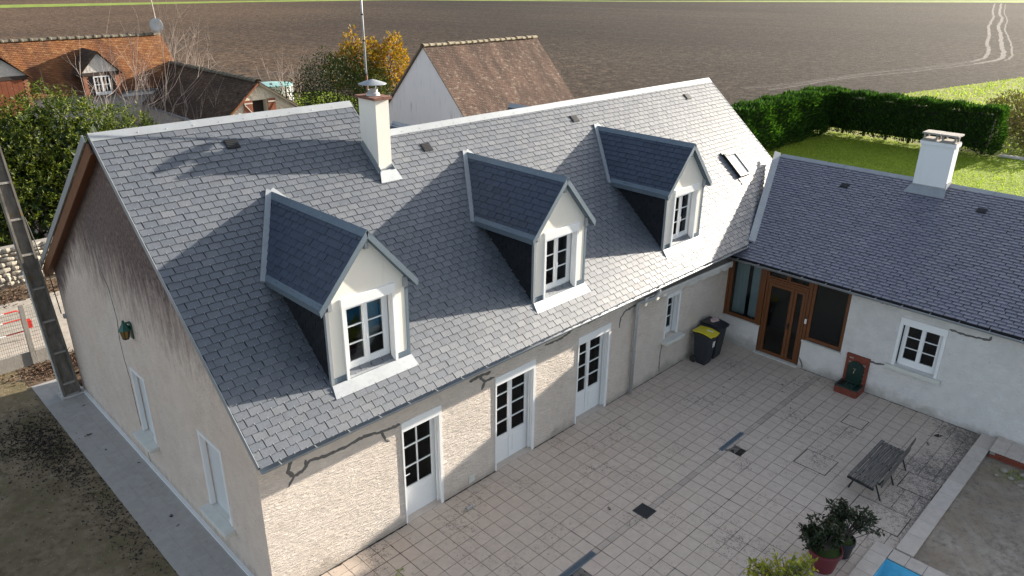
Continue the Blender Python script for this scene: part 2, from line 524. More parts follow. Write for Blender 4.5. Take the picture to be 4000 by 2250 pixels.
# ------------------------------------------------------------------ mesh helpers
IDENT = lambda u, d, z: (u, d, z)


class MB:
    def __init__(self, xf=IDENT):
        self.v, self.f, self.xf = [], [], xf

    def add(self, pts, faces):
        k = len(self.v)
        self.v += [self.xf(*p) for p in pts]
        self.f += [tuple(i + k for i in f) for f in faces]
        return self

    def box(self, x0, x1, y0, y1, z0, z1):
        return self.add([(x0, y0, z0), (x1, y0, z0), (x1, y1, z0), (x0, y1, z0), (x0, y0, z1), (x1, y0, z1), (x1, y1, z1), (x0, y1, z1)],
                        [(0, 3, 2, 1), (4, 5, 6, 7), (0, 1, 5, 4), (1, 2, 6, 5), (2, 3, 7, 6), (3, 0, 4, 7)])

    def hexa(self, a):       # 8 points: bottom ring then top ring
        return self.add(a, [(0, 3, 2, 1), (4, 5, 6, 7), (0, 1, 5, 4), (1, 2, 6, 5), (2, 3, 7, 6), (3, 0, 4, 7)])

    def poly(self, pts):
        return self.add(pts, [tuple(range(len(pts)))])

    def prism(self, pts, vec):
        n = len(pts)
        top = [tuple(a + b for a, b in zip(p, vec)) for p in pts]
        return self.add(list(pts) + top, [tuple(range(n))[::-1], tuple(range(n, 2 * n))] + [(i, (i + 1) % n, n + (i + 1) % n, n + i) for i in range(n)])

    def beam(self, a, b, w, h, up=(0, 0, 1), off=0.0):   # box beam from a to b; w across, h along `up`
        a, b, up = Vector(a), Vector(b), Vector(up)
        d = (b - a).normalized()
        s = d.cross(up).normalized()
        n = s.cross(d).normalized()
        s, n0, n1 = s * w / 2, n * off, n * (off + h)
        return self.hexa([tuple(q) for q in (a - s + n0, a + s + n0, b + s + n0, b - s + n0, a - s + n1, a + s + n1, b + s + n1, b - s + n1)])

    def tube(self, pts, r, n=8, cap=True):
        pts = [Vector(p) for p in pts]
        rad = r if isinstance(r, (list, tuple)) else [r] * len(pts)
        rings = []
        nrm = None
        for i, p in enumerate(pts):
            d = (pts[min(i + 1, len(pts) - 1)] - pts[max(i - 1, 0)]).normalized()
            if nrm is None:
                nrm = d.orthogonal().normalized()
            else:
                nrm = (nrm - d * nrm.dot(d))
                nrm = nrm.normalized() if nrm.length > 1e-6 else d.orthogonal().normalized()
            b = d.cross(nrm)
            rings.append([tuple(p + (nrm * math.cos(2 * math.pi * k / n) + b * math.sin(2 * math.pi * k / n)) * rad[i]) for k in range(n)])
        fs = []
        for i in range(len(pts) - 1):
            for k in range(n):
                k2 = (k + 1) % n
                fs.append((i * n + k, i * n + k2, (i + 1) * n + k2, (i + 1) * n + k))
        if cap:
            fs += [tuple(range(n))[::-1], tuple(range((len(pts) - 1) * n, len(pts) * n))]
        return self.add([q for rg in rings for q in rg], fs)

    def lathe(self, prof, c=(0, 0, 0), n=20, a0=0.0, a1=2 * math.pi):
        full = abs(a1 - a0 - 2 * math.pi) < 1e-6
        m = n if full else n + 1
        vs = []
        for r, z in prof:
            for k in range(m):
                a = a0 + (a1 - a0) * k / n
                vs.append((c[0] + r * math.cos(a), c[1] + r * math.sin(a), c[2] + z))
        fs = []
        for i in range(len(prof) - 1):
            for k in range(n):
                k2 = (k + 1) % m
                fs.append((i * m + k, i * m + k2, (i + 1) * m + k2, (i + 1) * m + k))
        return self.add(vs, fs)

    def build(self, name, mat, parent=None, smooth=False, bevel=0.0, rnd=None, recalc=True):
        me = bpy.data.meshes.new(name)
        me.from_pydata([tuple(p) for p in self.v], [], self.f)
        if recalc:
            bm = bmesh.new()
            bm.from_mesh(me)
            bmesh.ops.recalc_face_normals(bm, faces=bm.faces)
            bm.to_mesh(me)
            bm.free()
        if smooth:
            me.polygons.foreach_set('use_smooth', [True] * len(me.polygons))
        if rnd is not None:
            at = me.attributes.new('rnd', 'FLOAT', 'FACE')
            at.data.foreach_set('value', rnd)
        me.materials.append(M[mat] if isinstance(mat, str) else mat)
        o = link(name, me, parent)
        if bevel:
            b = o.modifiers.new('bevel', 'BEVEL')
            b.width, b.segments, b.limit_method = bevel, 2, 'ANGLE'
        return o


def link(name, data, parent=None):
    o = bpy.data.objects.new(name, data)
    COL.objects.link(o)
    if parent is not None:
        attach(o, parent)
    return o


def attach(o, parent):
    o.parent = parent
    if parent.type == 'EMPTY':
        o.matrix_parent_inverse = Matrix.Translation(-parent.location)


def thing(name, label, cat, loc, group=None):
    o = bpy.data.objects.new(name, None)
    o.empty_display_size = .2
    COL.objects.link(o)
    o.location = loc
    return tag(o, label, cat, group)


def tag(o, label=None, cat=None, group=None, kind=None):
    if label:
        o['label'] = label
    if cat:
        o['category'] = cat
    if group:
        o['group'] = group
    if kind:
        o['kind'] = kind
    return o


def struct(o, label=None, cat=None):
    return tag(o, label, cat, None, 'structure')


def clip(poly, hp):
    """convex polygon (u, v) cut by half-planes a*u + b*v <= c"""
    for a, b, c in hp:
        out = []
        for i, p in enumerate(poly):
            q = poly[(i + 1) % len(poly)]
            dp, dq = a * p[0] + b * p[1] - c, a * q[0] + b * q[1] - c
            if dp <= 0:
                out.append(p)
            if (dp < 0 < dq) or (dq < 0 < dp):
                s = dp / (dp - dq)
                out.append((p[0] + (q[0] - p[0]) * s, p[1] + (q[1] - p[1]) * s))
        poly = out
        if len(poly) < 3:
            return []
    return poly


class Slates:
    """courses of slates / tiles on a plane: o + u*U + v*V (+ n*N)"""
    def __init__(self, o, U, V, w, e, hps, urange, vrange, gap=.013, th=.012, lift=.020, jit=.004, skip=None, k0=0):
        self.o, self.U, self.V = Vector(o), Vector(U).normalized(), Vector(V).normalized()
        self.N = self.U.cross(self.V)
        if self.N.z < -1e-6:
            self.N = -self.N
        self.w, self.e, self.gap, self.th, self.lift = w, e, gap, th, lift
        self.items = []
        k, v = k0, vrange[0]
        while v < vrange[1] - .02:
            u = urange[0] - w * (.5 if k % 2 else 1.0) + random.uniform(-.01, .01)
            while u < urange[1]:
                ru = random.uniform(-jit, jit)
                rv = random.uniform(-jit, jit)
                rect = [(u + gap / 2 + ru, v + rv), (u + w - gap / 2 + ru, v + rv), (u + w - gap / 2 + ru, v + e * 1.3), (u + gap / 2 + ru, v + e * 1.3)]
                pl = clip(rect, hps)
                if len(pl) >= 3 and not (skip and skip((u + w / 2), v + e / 2)):
                    area = abs(sum(pl[i][0] * pl[(i + 1) % len(pl)][1] - pl[(i + 1) % len(pl)][0] * pl[i][1] for i in range(len(pl)))) / 2
                    if area > w * e * .06:
                        self.items.append((pl, v + rv, area > w * e * 1.2 and len(pl) == 4, random.uniform(-.0022, .0022), random.uniform(-.003, .003)))
                u += w
            v += e
            k += 1

    def height(self, v, v0):
        return self.lift * (1 - (v - v0) / (self.e * 1.3)) + .002

    def size(self, it):
        pl = it[0]
        c = self.o + self.U * (sum(p[0] for p in pl) / len(pl)) + self.V * (sum(p[1] for p in pl) / len(pl))
        x, y, w = pix(c)
        if not (0 < x < 4000 and 0 < y < 2250):
            return 0
        return abs((CAM - c).normalized().dot(self.N)) / w ** 2

    def pts(self, it):
        pl, v0, full, j, s = it
        um = sum(p[0] for p in pl) / len(pl)
        top = [self.o + self.U * p[0] + self.V * p[1] + self.N * (self.height(p[1], v0) + j + s * (p[0] - um) / self.w) for p in pl]
        return top, [p - self.N * self.th for p in top]

    def field(self, name, mat, parent, items=None, rnd_off=0.0):
        vs, fs, rn = [], [], []
        for it in (self.items if items is None else items):
            top, bot = self.pts(it)
            n, k = len(top), len(vs)
            vs += [tuple(p) for p in top] + [tuple(p) for p in bot]
            fs.append(tuple(range(k, k + n)))
            fs += [(k + i, k + n + i, k + n + (i + 1) % n, k + (i + 1) % n) for i in range(n)]
            rn += [random.random()] * (n + 1)
        if not vs:
            return None
        m = MB()
        m.v, m.f = vs, fs
        o = m.build(name, mat, parent, rnd=rn, recalc=False)
        tag(o, kind='stuff')
        return o

    def singles(self, name, mat, parent, items):
        """each slate its own object; whole slates share one mesh"""
        if not hasattr(self, 'me'):
            w, e = self.w - self.gap, self.e * 1.3
            m = MB()
            hb, ht = self.lift + .002, .002
            m.hexa([(-w / 2, 0, hb - self.th), (w / 2, 0, hb - self.th), (w / 2, e, ht - self.th), (-w / 2, e, ht - self.th), (-w / 2, 0, hb), (w / 2, 0, hb), (w / 2, e, ht), (-w / 2, e, ht)])
            me = bpy.data.meshes.new(name)
            me.from_pydata(m.v, [], m.f)
            me.materials.append(M[mat])
            self.me = me
        for it in items:
            pl, v0, full, j, s = it
            if full:
                o = link(name, self.me, parent)
                ang = s / self.w
                U2 = (self.U + self.N * ang).normalized()
                N2 = U2.cross(self.V)
                if N2.dot(self.N) < 0:
                    N2 = -N2
                u = (pl[0][0] + pl[1][0]) / 2
                c = self.o + self.U * u + self.V * pl[0][1] + self.N * j
                o.matrix_basis = Matrix(((U2.x, self.V.x, N2.x, c.x), (U2.y, self.V.y, N2.y, c.y), (U2.z, self.V.z, N2.z, c.z), (0, 0, 0, 1)))
            else:
                top, bot = self.pts(it)
                m = MB()
                n = len(top)
                m.add([tuple(p) for p in top + bot], [tuple(range(n))] + [(i, n + i, n + (i + 1) % n, (i + 1) % n) for i in range(n)])
                m.build(name, mat, parent, recalc=False)


def wall_cells(m, U0, U1, V0, V1, holes, depth, d0=0.0):
    """rectangular wall face with recessed openings (reveals run inwards by depth)"""
    us = sorted({U0, U1, *[h[0] for h in holes], *[h[1] for h in holes]})
    vs = sorted({V0, V1, *[h[2] for h in holes], *[h[3] for h in holes]})
    for i in range(len(us) - 1):
        for j in range(len(vs) - 1):
            cu, cv = (us[i] + us[i + 1]) / 2, (vs[j] + vs[j + 1]) / 2
            if any(h[0] < cu < h[1] and h[2] < cv < h[3] for h in holes):
                continue
            m.poly([(us[i], d0, vs[j]), (us[i + 1], d0, vs[j]), (us[i + 1], d0, vs[j + 1]), (us[i], d0, vs[j + 1])])
    for a, b, c, e in holes:
        dd = d0 + depth
        m.poly([(a, d0, c), (a, dd, c), (a, dd, e), (a, d0, e)])
        m.poly([(b, d0, c), (b, dd, c), (b, dd, e), (b, d0, e)])
        m.poly([(a, d0, c), (b, d0, c), (b, dd, c), (a, dd, c)])
        m.poly([(a, d0, e), (b, d0, e), (b, dd, e), (a, dd, e)])
    return m


def leaf_mesh(name, mat, parent, P, D, L, W, fold=.25, up=None):
    """many small folded leaves: P base points, D directions (unit), L lengths, W widths"""
    n = len(P)
    D = D / np.linalg.norm(D, axis=1, keepdims=True)
    ref = rng.normal(size=(n, 3))
    if up is not None:
        ref = ref * .6 + np.array(up)
    Sd = np.cross(D, ref)
    Sd /= np.linalg.norm(Sd, axis=1, keepdims=True) + 1e-9
    Nn = np.cross(Sd, D)
    L, W = L[:, None], W[:, None]
    tip = P + D * L - Nn * L * .12
    mid = P + D * L * .45
    a = mid + Sd * W / 2 + Nn * W * fold
    b = mid - Sd * W / 2 + Nn * W * fold
    V = np.stack([P, a, tip, b], 1).reshape(-1, 3)
    me = bpy.data.meshes.new(name)
    me.vertices.add(4 * n)
    me.vertices.foreach_set('co', V.astype(np.float32).ravel())
    idx = np.arange(n) * 4
    tri = np.stack([idx, idx + 1, idx + 2, idx, idx + 2, idx + 3], 1).ravel()
    me.loops.add(6 * n)
    me.loops.foreach_set('vertex_index', tri.astype(np.int32))
    me.polygons.add(2 * n)
    me.polygons.foreach_set('loop_start', np.arange(0, 6 * n, 3, dtype=np.int32))
    me.update(calc_edges=True)
    at = me.attributes.new('rnd', 'FLOAT', 'FACE')
    at.data.foreach_set('value', np.repeat(rng.random(n), 2).astype(np.float32))
    me.materials.append(M[mat])
    return link(name, me, parent)


def unit(n):
    v = rng.normal(size=(n, 3))
    return v / np.linalg.norm(v, axis=1, keepdims=True)
# ------------------------------------------------------------------ ground sheets
def sheet(name, pts, z, mat, **kw):
    m = MB()
    m.poly([(x, y, z) for x, y in pts])
    return struct(m.build(name, mat, recalc=False, **kw))


def ribbon(name, pts, w, z, mat):
    m = MB()
    P = [Vector((x, y, z)) for x, y in pts]
    L, Rr = [], []
    for i, p in enumerate(P):
        d = (P[min(i + 1, len(P) - 1)] - P[max(i - 1, 0)]).normalized()
        s = Vector((-d.y, d.x, 0)) * w / 2
        L.append(tuple(p + s))
        Rr.append(tuple(p - s))
    n = len(P)
    m.add(L + Rr, [(i, n + i, n + i + 1, i + 1) for i in range(n - 1)])
    return m.build(name, mat, recalc=False)


def smooth_pts(pts, k=4):
    out = []
    for i in range(len(pts) - 1):
        p0, p1, p2, p3 = pts[max(i - 1, 0)], pts[i], pts[i + 1], pts[min(i + 2, len(pts) - 1)]
        for j in range(k):
            s = j / k
            out.append(tuple(.5 * ((2 * b) + (c - a) * s + (2 * a - 5 * b + 4 * c - d) * s * s + (3 * b - a - 3 * c + d) * s ** 3) for a, b, c, d in zip(p0, p1, p2, p3)))
    return out + [pts[-1]]


m = MB()
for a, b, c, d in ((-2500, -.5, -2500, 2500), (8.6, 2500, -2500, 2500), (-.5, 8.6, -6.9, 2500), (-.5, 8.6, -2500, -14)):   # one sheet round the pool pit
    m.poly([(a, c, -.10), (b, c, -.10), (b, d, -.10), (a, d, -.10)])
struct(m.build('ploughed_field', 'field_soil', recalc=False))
# grass verge between hedge and field, far green strip beyond the field
sheet('grass_verge', [(47.5, 18.9), (69.8, 14.5), (92.6, 10.0), (200, -11), (200, -70), (47.5, -70)], -.06, 'verge_grass')
m = MB()
m.poly([(-400, 450, -.05), (49.9, 236.7, -.05), (111.4, 231.3, -.05), (163.9, 222.5, -.05), (233, 163, -.05), (398, 79.7, -.05), (900, -150, -.05), (900, -180, -.05), (360.4, 71.1, -.05), (227.3, 158.4, -.05), (160, 212, -.05), (108, 221, -.05), (45.9, 219.3, -.05), (-400, 410, -.05)])
struct(m.build('far_grass_strip', 'strip_grass', recalc=False))
T1 = [(339.9, 76.1), (260.6, 56.3), (228.0, 47.7), (185.7, 37.7), (160.5, 31.0), (137.9, 25.4), (123.3, 21.4), (112.6, 19.1), (106.0, 18.7), (96.1, 19.8), (83.7, 22.4), (69.1, 24.3), (62.0, 25.9)]
T2 = [(342.5, 74.6), (253.6, 52.7), (223.1, 44.5), (187.5, 36.3), (162.2, 29.6), (139.8, 23.9), (122.8, 19.4), (112.4, 17.2), (103.0, 17.5), (88.3, 20.0), (77.1, 22.5), (63.1, 23.8)]
T3 = [(336.6, 71.6), (254.8, 51.8), (217.6, 42.0), (183.9, 34.2), (156.2, 27.0), (133.2, 20.9), (117.5, 17.1), (110.2, 16.1)]
for pts, w in ((T1[:9], .5), (T2[:9], .6), (T3, .26), (T1[8:], .22), (T2[8:], .26), ([(x + .5, y + .5) for x, y in T1[8:]], .12), ([(x + .4, y + .45) for x, y in T2[8:]], .10), ([(31.1, 62.9), (34.5, 63.1), (37.6, 62.3), (40.3, 61.3), (46, 58)], .4), ([(30.5, 60.9), (34.5, 61.3), (37.6, 60.6), (46, 56.5)], .35)):
    pts = [(x + random.uniform(-.12, .12), y + random.uniform(-.12, .12)) for x, y in smooth_pts(pts, 9)]
    struct(ribbon('wheel_track', pts, w, -.085, 'wheel_track'))
m = MB()
fx0 = -150.0
while fx0 < 260:                                        # drill lines left by the harrow, all in one direction
    fx0 += random.choice([1.7, 3.2, 5.5, 8.0, 11.0])
    w = random.choice([.10, .16, .30])
    a, d = Vector((34.6 + fx0, 89.6)), Vector((.30, -.954))
    s0, s1 = random.uniform(-150, -40), random.uniform(-20, 75)
    ps = []
    q = s0
    while q < s1:
        ps.append(a + d * q + Vector((random.uniform(-.10, .10), 0)))
        q += 7
    for i in range(len(ps) - 1):
        p, r_ = ps[i], ps[i + 1]
        if min(p.y, r_.y) < 34 - .25 * max(0, p.x - 20) + 4 or (p.x < 34 and p.y < 52):
            continue
        m.poly([(p.x, p.y, -.085), (p.x + w, p.y + w * .3, -.085), (r_.x + w, r_.y + w * .3, -.085), (r_.x, r_.y, -.085)])
plain('furrow_soil', (.016, .013, .011), .98, vary=.4, scale=2)
struct(m.build('furrow', 'furrow_soil', recalc=False))

# lawn behind the wing, yards, track
sheet('lawn', [(19, -30), (48.0, -30), (48.0, 13.2), (36, 13.2), (20, 12)], -.05, 'lawn')
sheet('back_yard', [(-1, 10.9), (20, 12), (36, 13.2), (36, 38), (20, 46), (2.2, 46), (2.2, 19), (-1, 19)], -.06, 'dirt_right')
sheet('garden_grass', [(18.5, 36), (32, 36), (32, 50), (18.5, 50)], -.055, 'lawn')
sheet('yard', [(-14, -14), (-.9, -14), (-.9, 12.2), (-14, 12.2)], -.03, 'dirt_left')
sheet('track', [(-14, 12.25), (3.5, 12.25), (3.5, 17.2), (-14, 17.2)], -.035, 'track_pale')
sheet('leaf_litter_bank', [(-14, 17.2), (3.5, 17.2), (3.5, 18.5), (-14, 18.5)], -.028, 'litter')
sheet('leaf_strip', [(-.95, 10.9), (3, 10.9), (3, 12.2), (-.95, 12.2)], -.025, 'litter')
# bare earth beside the pool with a gently uneven surface
NX, NY = 56, 60
gx, gy = np.linspace(8.865, 14.34, NX), np.linspace(-14, -7.28, NY)
hz = np.zeros((NX, NY))
for f, a in ((.8, .05), (2.1, .022), (4.7, .012)):
    for _ in range(4):
        th, ph = rng.random() * 6.28, rng.random() * 6.28
        hz += a / 2 * np.sin(f * 2 * (np.cos(th) * gx[:, None] + np.sin(th) * gy[None, :]) + ph)
m = MB()
m.v = [(float(gx[i]), float(gy[j]), float(max(-.045 + hz[i, j] * .7, -.088))) for i in range(NX) for j in range(NY)]
m.f = [(i * NY + j, (i + 1) * NY + j, (i + 1) * NY + j + 1, i * NY + j + 1) for i in range(NX - 1) for j in range(NY - 1)]
struct(m.build('bare_earth', 'dirt_right', smooth=True, recalc=False))

# ------------------------------------------------------------------ tiled patio
patio = MB()
patio.poly([(-3, .02, -.012), (14.4, .02, -.012), (14.4, -6.98, -.012), (8.6, -6.98, -.012), (8.6, -6.66, -.012), (-3, -6.66, -.012)])
patio = struct(patio.build('patio', 'grout', recalc=False))
PT = .303
ylines = []
y = -2.987
while y < .05:
    ylines.append((y, y + PT))
    y += PT
ylines.append((-3.124, -2.987))
y = -3.124
while y > -7:
    ylines.append((y - PT, y))
    y -= PT
tiles = []
HOLES = [(3.55, 4.42, -3.43, -3.12), (9.45, 9.78, -3.28, -3.06)]
GRATES = [(6.25, 6.61, -3.21, -2.84), (3.5, 4.80, -3.135, -2.99), (9.35, 10.35, -3.055, -2.93)]
for (ya, yb) in ylines:
    x = 6.755 - 33 * PT
    while x < 14.34:
        xa, xb, y0_, y1_ = x, x + PT, ya, yb
        x += PT
        lim = -6.97 if xa > 8.5 else -6.645
        xb2, y1b, y0b = min(xb, 14.335), min(y1_, -.004), max(y0_, lim)
        if xb2 - xa < .02 or y1b - y0b < .02:
            continue
        cx, cy = (xa + xb2) / 2, (y0b + y1b) / 2
        if any(h[0] < cx < h[1] and h[2] < cy < h[3] for h in HOLES):
            continue
        tiles.append((xa, xb2, y0b, y1b, abs(xb2 - xa - PT) < .01 and abs(y1b - y0b - PT) < .01))


def tsize(tl):
    x, y, w = pix(((tl[0] + tl[1]) / 2, (tl[2] + tl[3]) / 2, 0))
    if not (-20 < x < 4020 and -20 < y < 2270):
        return 0
    return 1 / w ** 2 * (tl[1] - tl[0]) * (tl[3] - tl[2])


tiles.sort(key=tsize, reverse=True)
G = .0055
tm = MB().box(-PT / 2 + G, PT / 2 - G, -PT / 2 + G, PT / 2 - G, -.014, 0)
tme = bpy.data.meshes.new('tile')
tme.from_pydata(tm.v, [], tm.f)
tme.materials.append(M['tile'])
rest, strip = MB(), MB()
rr, rs = [], []
tile_mat('tile_strip', (.42, .362, .312), (.48, .41, .352), (.38, .33, .285), True)
for k, (a, b, c, d, full) in enumerate(tiles):
    dz = random.uniform(-.0025, .0012)
    if k < 300:
        if full:
            o = link('tile', tme, patio)
            o.location = ((a + b) / 2, (c + d) / 2, dz)
            o.rotation_euler = (random.uniform(-.004, .004), random.uniform(-.004, .004), random.uniform(-.003, .003))
        else:
            MB().box(a + G, b - G, c + G, d - G, -.014, dz).build('tile', 'tile_strip' if -3.13 < c < -3.1 and d > -3 else 'tile', patio, recalc=False)
    elif -3.13 < c < -3.1 and d > -3:
        strip.box(a + G, b - G, c + G, d - G, -.014, dz)
        rs += [random.random()] * 6
    else:
        rest.box(a + G, b - G, c + G, d - G, -.014, dz)
        rr += [random.random()] * 6
tag(rest.build('tile_field', 'tile', patio, rnd=rr, recalc=False), kind='stuff')
tag(strip.build('channel_tiles', 'tile_strip', patio, rnd=rs, recalc=False), kind='stuff')
for (a, b, c, d) in HOLES:
    m = MB()
    n = 9
    for i in range(n):
        for j in range(4):
            m.poly([(a + (b - a) * i / n, c + (d - c) * j / 4, -.0115), (a + (b - a) * (i + 1) / n, c + (d - c) * j / 4, -.0115), (a + (b - a) * (i + 1) / n, c + (d - c) * (j + 1) / 4, -.0115), (a + (b - a) * i / n, c + (d - c) * (j + 1) / 4, -.0115)])
    m.build('broken_tile_bed', 'rubble', patio, recalc=False)
for k in range(46):
    a, b, c, d = HOLES[0] if k < 34 else HOLES[1]
    x, y, s = random.uniform(a, b), random.uniform(c, d), random.uniform(.012, .04)
    q = MB()
    q.hexa([(x + random.uniform(-s, s), y + random.uniform(-s, s), -.012 + (0 if i < 4 else s * .5)) if False else (x + s * dx * random.uniform(.6, 1.1), y + s * dy * random.uniform(.6, 1.1), -.012 + (0 if i < 4 else s * .6)) for i, (dx, dy) in enumerate([(-1, -1), (1, -1), (1, 1), (-1, 1)] * 2)])
    q.build('rubble_chip', 'rubble' if k % 3 else 'leaf_black', patio)
q = MB()
q.prism([(3.72, -3.40, -.010), (3.98, -3.42, -.010), (4.12, -3.30, -.010), (4.02, -3.19, -.010), (3.80, -3.20, -.010), (3.68, -3.28, -.010)], (0, 0, .006))
q.build('mortar_lump', 'concrete_pale', patio)

# black dirt packed into the wall foot and into some of the wider joints
def joint_dirt(pts, w0, w1):
    m = MB()
    P = []
    for (xa, ya), (xb, yb) in zip(pts[:-1], pts[1:]):
        n = max(2, int(math.hypot(xb - xa, yb - ya) / .06))
        P += [(xa + (xb - xa) * k / n, ya + (yb - ya) * k / n) for k in range(n)]
    P.append(pts[-1])
    A, B = [], []
    for i, (x, y) in enumerate(P):
        a, b = P[max(i - 1, 0)], P[min(i + 1, len(P) - 1)]
        d = Vector((b[0] - a[0], b[1] - a[1])).normalized()
        w = random.uniform(w0, w1) / 2 * (1.9 if random.random() < .06 else 1)
        A.append((x - d.y * w, y + d.x * w, .0022))
        B.append((x + d.y * w, y - d.x * w, .0022))
    n = len(P)
    m.add(A + B, [(i, n + i, n + i + 1, i + 1) for i in range(n - 1)])
    m.build('joint_dirt', 'leaf_black', patio, recalc=False)


joint_dirt([(-.5, -.016), (2.78, -.016)], .016, .05)
joint_dirt([(3.74, -.014), (5.17, -.014)], .012, .04)
joint_dirt([(6.37, -.012), (7.79, -.012)], .008, .03)
joint_dirt([(8.97, -.010), (12.4, -.010)], .006, .02)
joint_dirt([(14.325, -2.5), (14.325, -6.9)], .01, .035)
for a_, b_, c_, d_ in ((4.4, -4.033, 8.9, -4.033), (3.2, -3.124, 5.3, -3.124), (2.21, -.26, 2.21, -2.3), (1.3, -.563, 3.2, -.563), (4.93, -2.38, 4.93, -3.4), (7.96, -3.43, 7.96, -4.33), (5.54, -4.033, 5.54, -4.94), (4.33, -3.43, 4.33, -5.2), (8.57, -2.987, 10.4, -2.987), (11.0, -3.73, 13.0, -3.73), (3.4, -4.64, 5.2, -4.64), (8.87, -4.64, 8.87, -5.85), (6.44, -.563, 9.0, -.563)):
    joint_dirt([(a_, b_), (c_, d_)], .006, .014)

# drain grates
def slot_drain(label, x0, x1, y0, y1):
    t = thing('slot_drain', label, 'drain', ((x0 + x1) / 2, (y0 + y1) / 2, 0), 'slot drains in the patio channel')
    m = MB()
    m.box(x0, x1, y0, y0 + .018, -.01, .010).box(x0, x1, y1 - .018, y1, -.01, .010).box(x0, x0 + .012, y0 + .018, y1 - .018, -.01, .0095).box(x1 - .012, x1, y0 + .018, y1 - .018, -.01, .0095)
    m.build('frame', 'zinc_dark', t)
    MB().poly([(x0, y0, .0022), (x1, y0, .0022), (x1, y1, .0022), (x0, y1, .0022)]).build('channel', 'slate_under', t, recalc=False)
    n = int((x1 - x0) / .028)
    bar = MB().box(-.007, .007, y0 + .018, y1 - .018, .003, .009)
    me = bpy.data.meshes.new('bar')
    me.from_pydata(bar.v, [], bar.f)
    me.materials.append(M['zinc_dark'])
    for i in range(n):
        o = link('bar', me, t)
        o.location = (x0 + .02 + i * (x1 - x0 - .04) / (n - 1), 0, 0)


slot_drain('narrow grey slotted drain by the broken tiles at the near end of the channel', 3.5, 4.80, -3.13, -3.0)
slot_drain('narrow grey slotted drain beside the far hole, nearer the wing', 9.37, 10.35, -3.05, -2.94)
t = thing('drain_grate', 'square black grated drain cover in the middle of the patio', 'drain', (6.43, -3.03, 0))
MB().box(6.26, 6.60, -3.2, -3.17, -.01, .010).box(6.26, 6.60, -2.88, -2.85, -.01, .010).box(6.26, 6.29, -3.17, -2.88, -.01, .0095).box(6.57, 6.60, -3.17, -2.88, -.01, .0095).build('frame', 'cast_iron', t)
MB().poly([(6.27, -3.19, .0022), (6.59, -3.19, .0022), (6.59, -2.86, .0022), (6.27, -2.86, .0022)]).build('pit', 'slate_under', t, recalc=False)
for i in range(9):
    MB().box(6.29, 6.57, -3.16 + i * .0345, -3.145 + i * .0345, .003, .0085).build('bar', 'cast_iron', t, recalc=False)
for i in range(5):
    MB().box(6.32 + i * .055, 6.332 + i * .055, -3.17, -2.88, .0025, .007).build('bar', 'cast_iron', t, recalc=False)

# tiled inspection covers with dark frames
def cover(label, x0, x1, y0, y1):
    t = thing('inspection_cover', label, 'cover', ((x0 + x1) / 2, (y0 + y1) / 2, 0), 'tiled inspection covers in the patio')
    w = .016
    MB().box(x0, x1, y0, y0 + w, -.01, .0025).box(x0, x1, y1 - w, y1, -.01, .0025).box(x0, x0 + w, y0 + w, y1 - w, -.01, .002).box(x1 - w, x1, y0 + w, y1 - w, -.01, .002).build('frame', 'leaf_black', t)
    nx, ny = max(1, round((x1 - x0) / PT)), max(1, round((y1 - y0) / PT))
    for i in range(nx):
        for j in range(ny):
            a, b = x0 + w + (x1 - x0 - 2 * w) * i / nx, x0 + w + (x1 - x0 - 2 * w) * (i + 1) / nx
            c, d = y0 + w + (y1 - y0 - 2 * w) * j / ny, y0 + w + (y1 - y0 - 2 * w) * (j + 1) / ny
            MB().box(a + .002, b - .002, c + .002, d - .002, -.01, .0035).build('tile', 'tile', t, recalc=False)


cover('tiled inspection cover in a dark frame left of the wooden bench', 10.16, 10.85, -5.07, -4.35)
cover('small tiled inspection cover nearest the wing wall and window', 12.49, 12.98, -4.91, -4.41)
cover('tiled inspection cover behind the bench against the kerb', 10.92, 11.63, -6.96, -6.28)
cover('largest tiled inspection cover between the bench and the black pot', 9.3, 10.06, -6.88, -5.84)

# kerb of pale slabs, raised brick-edged terrace, pool
kerb = struct(MB().box(8.9, 14.34, -7.285, -6.985, -.25, .028).build('kerb', 'concrete_old'))
x = 8.9
while x < 14.3:
    x2 = min(x + random.choice([.58, .62, .9, .6]), 14.335)
    MB().box(x + .003, x2 - .003, -7.292, -6.978, .03, .062).build('slab', 'tile_pale', kerb)
    x = x2
terr = struct(MB().box(13.58, 14.335, -12, -7.33, -.25, .118).build('terrace', 'concrete_old'))
for j in range(14):
    for i in range(3):
        a, b = 13.56 + i * PT, min(13.56 + (i + 1) * PT, 14.333)
        if b - a > .03:
            MB().box(a + .003, b - .003, -7.31 - (j + 1) * PT + .003, -7.31 - j * PT - .003, .12, .14).build('tile', 'tile_pale', terr, recalc=False)
for r_ in range(2):
    for j in range(16):
        y = -7.33 - j * .225 - (r_ % 2) * .11
        MB().box(13.545, 13.579, y - .215, y, -.03 + r_ * .073, .036 + r_ * .073).build('brick', 'brick_red', terr)
pool = struct(MB().add([(-.5, -6.952, -.55), (8.542, -6.952, -.55), (8.542, -14, -.55), (-.5, -14, -.55), (-.5, -6.952, .012), (8.542, -6.952, .012), (8.542, -14, .012), (-.5, -14, .012)], [(0, 1, 2, 3), (0, 1, 5, 4), (1, 2, 6, 5), (0, 3, 7, 4)]).build('pool', 'pool_blue', recalc=False))
MB().box(-.5, 8.86, -6.95, -6.645, -.2, .018).box(8.545, 8.86, -14, -6.952, -.2, .018).build('coping_bed', 'grout', pool)
x = 8.865
i = 0
while x > 3:
    MB().box(x - .328, x - .004, -6.95, -6.64, .02, .045).build('coping_tile', 'tile_pale', pool)
    x -= .332
y = -6.96
while y > -9.4:
    MB().box(8.55, 8.87, y - .30, y - .004, .02, .045).build('coping_tile', 'tile_pale', pool)
    y -= .304

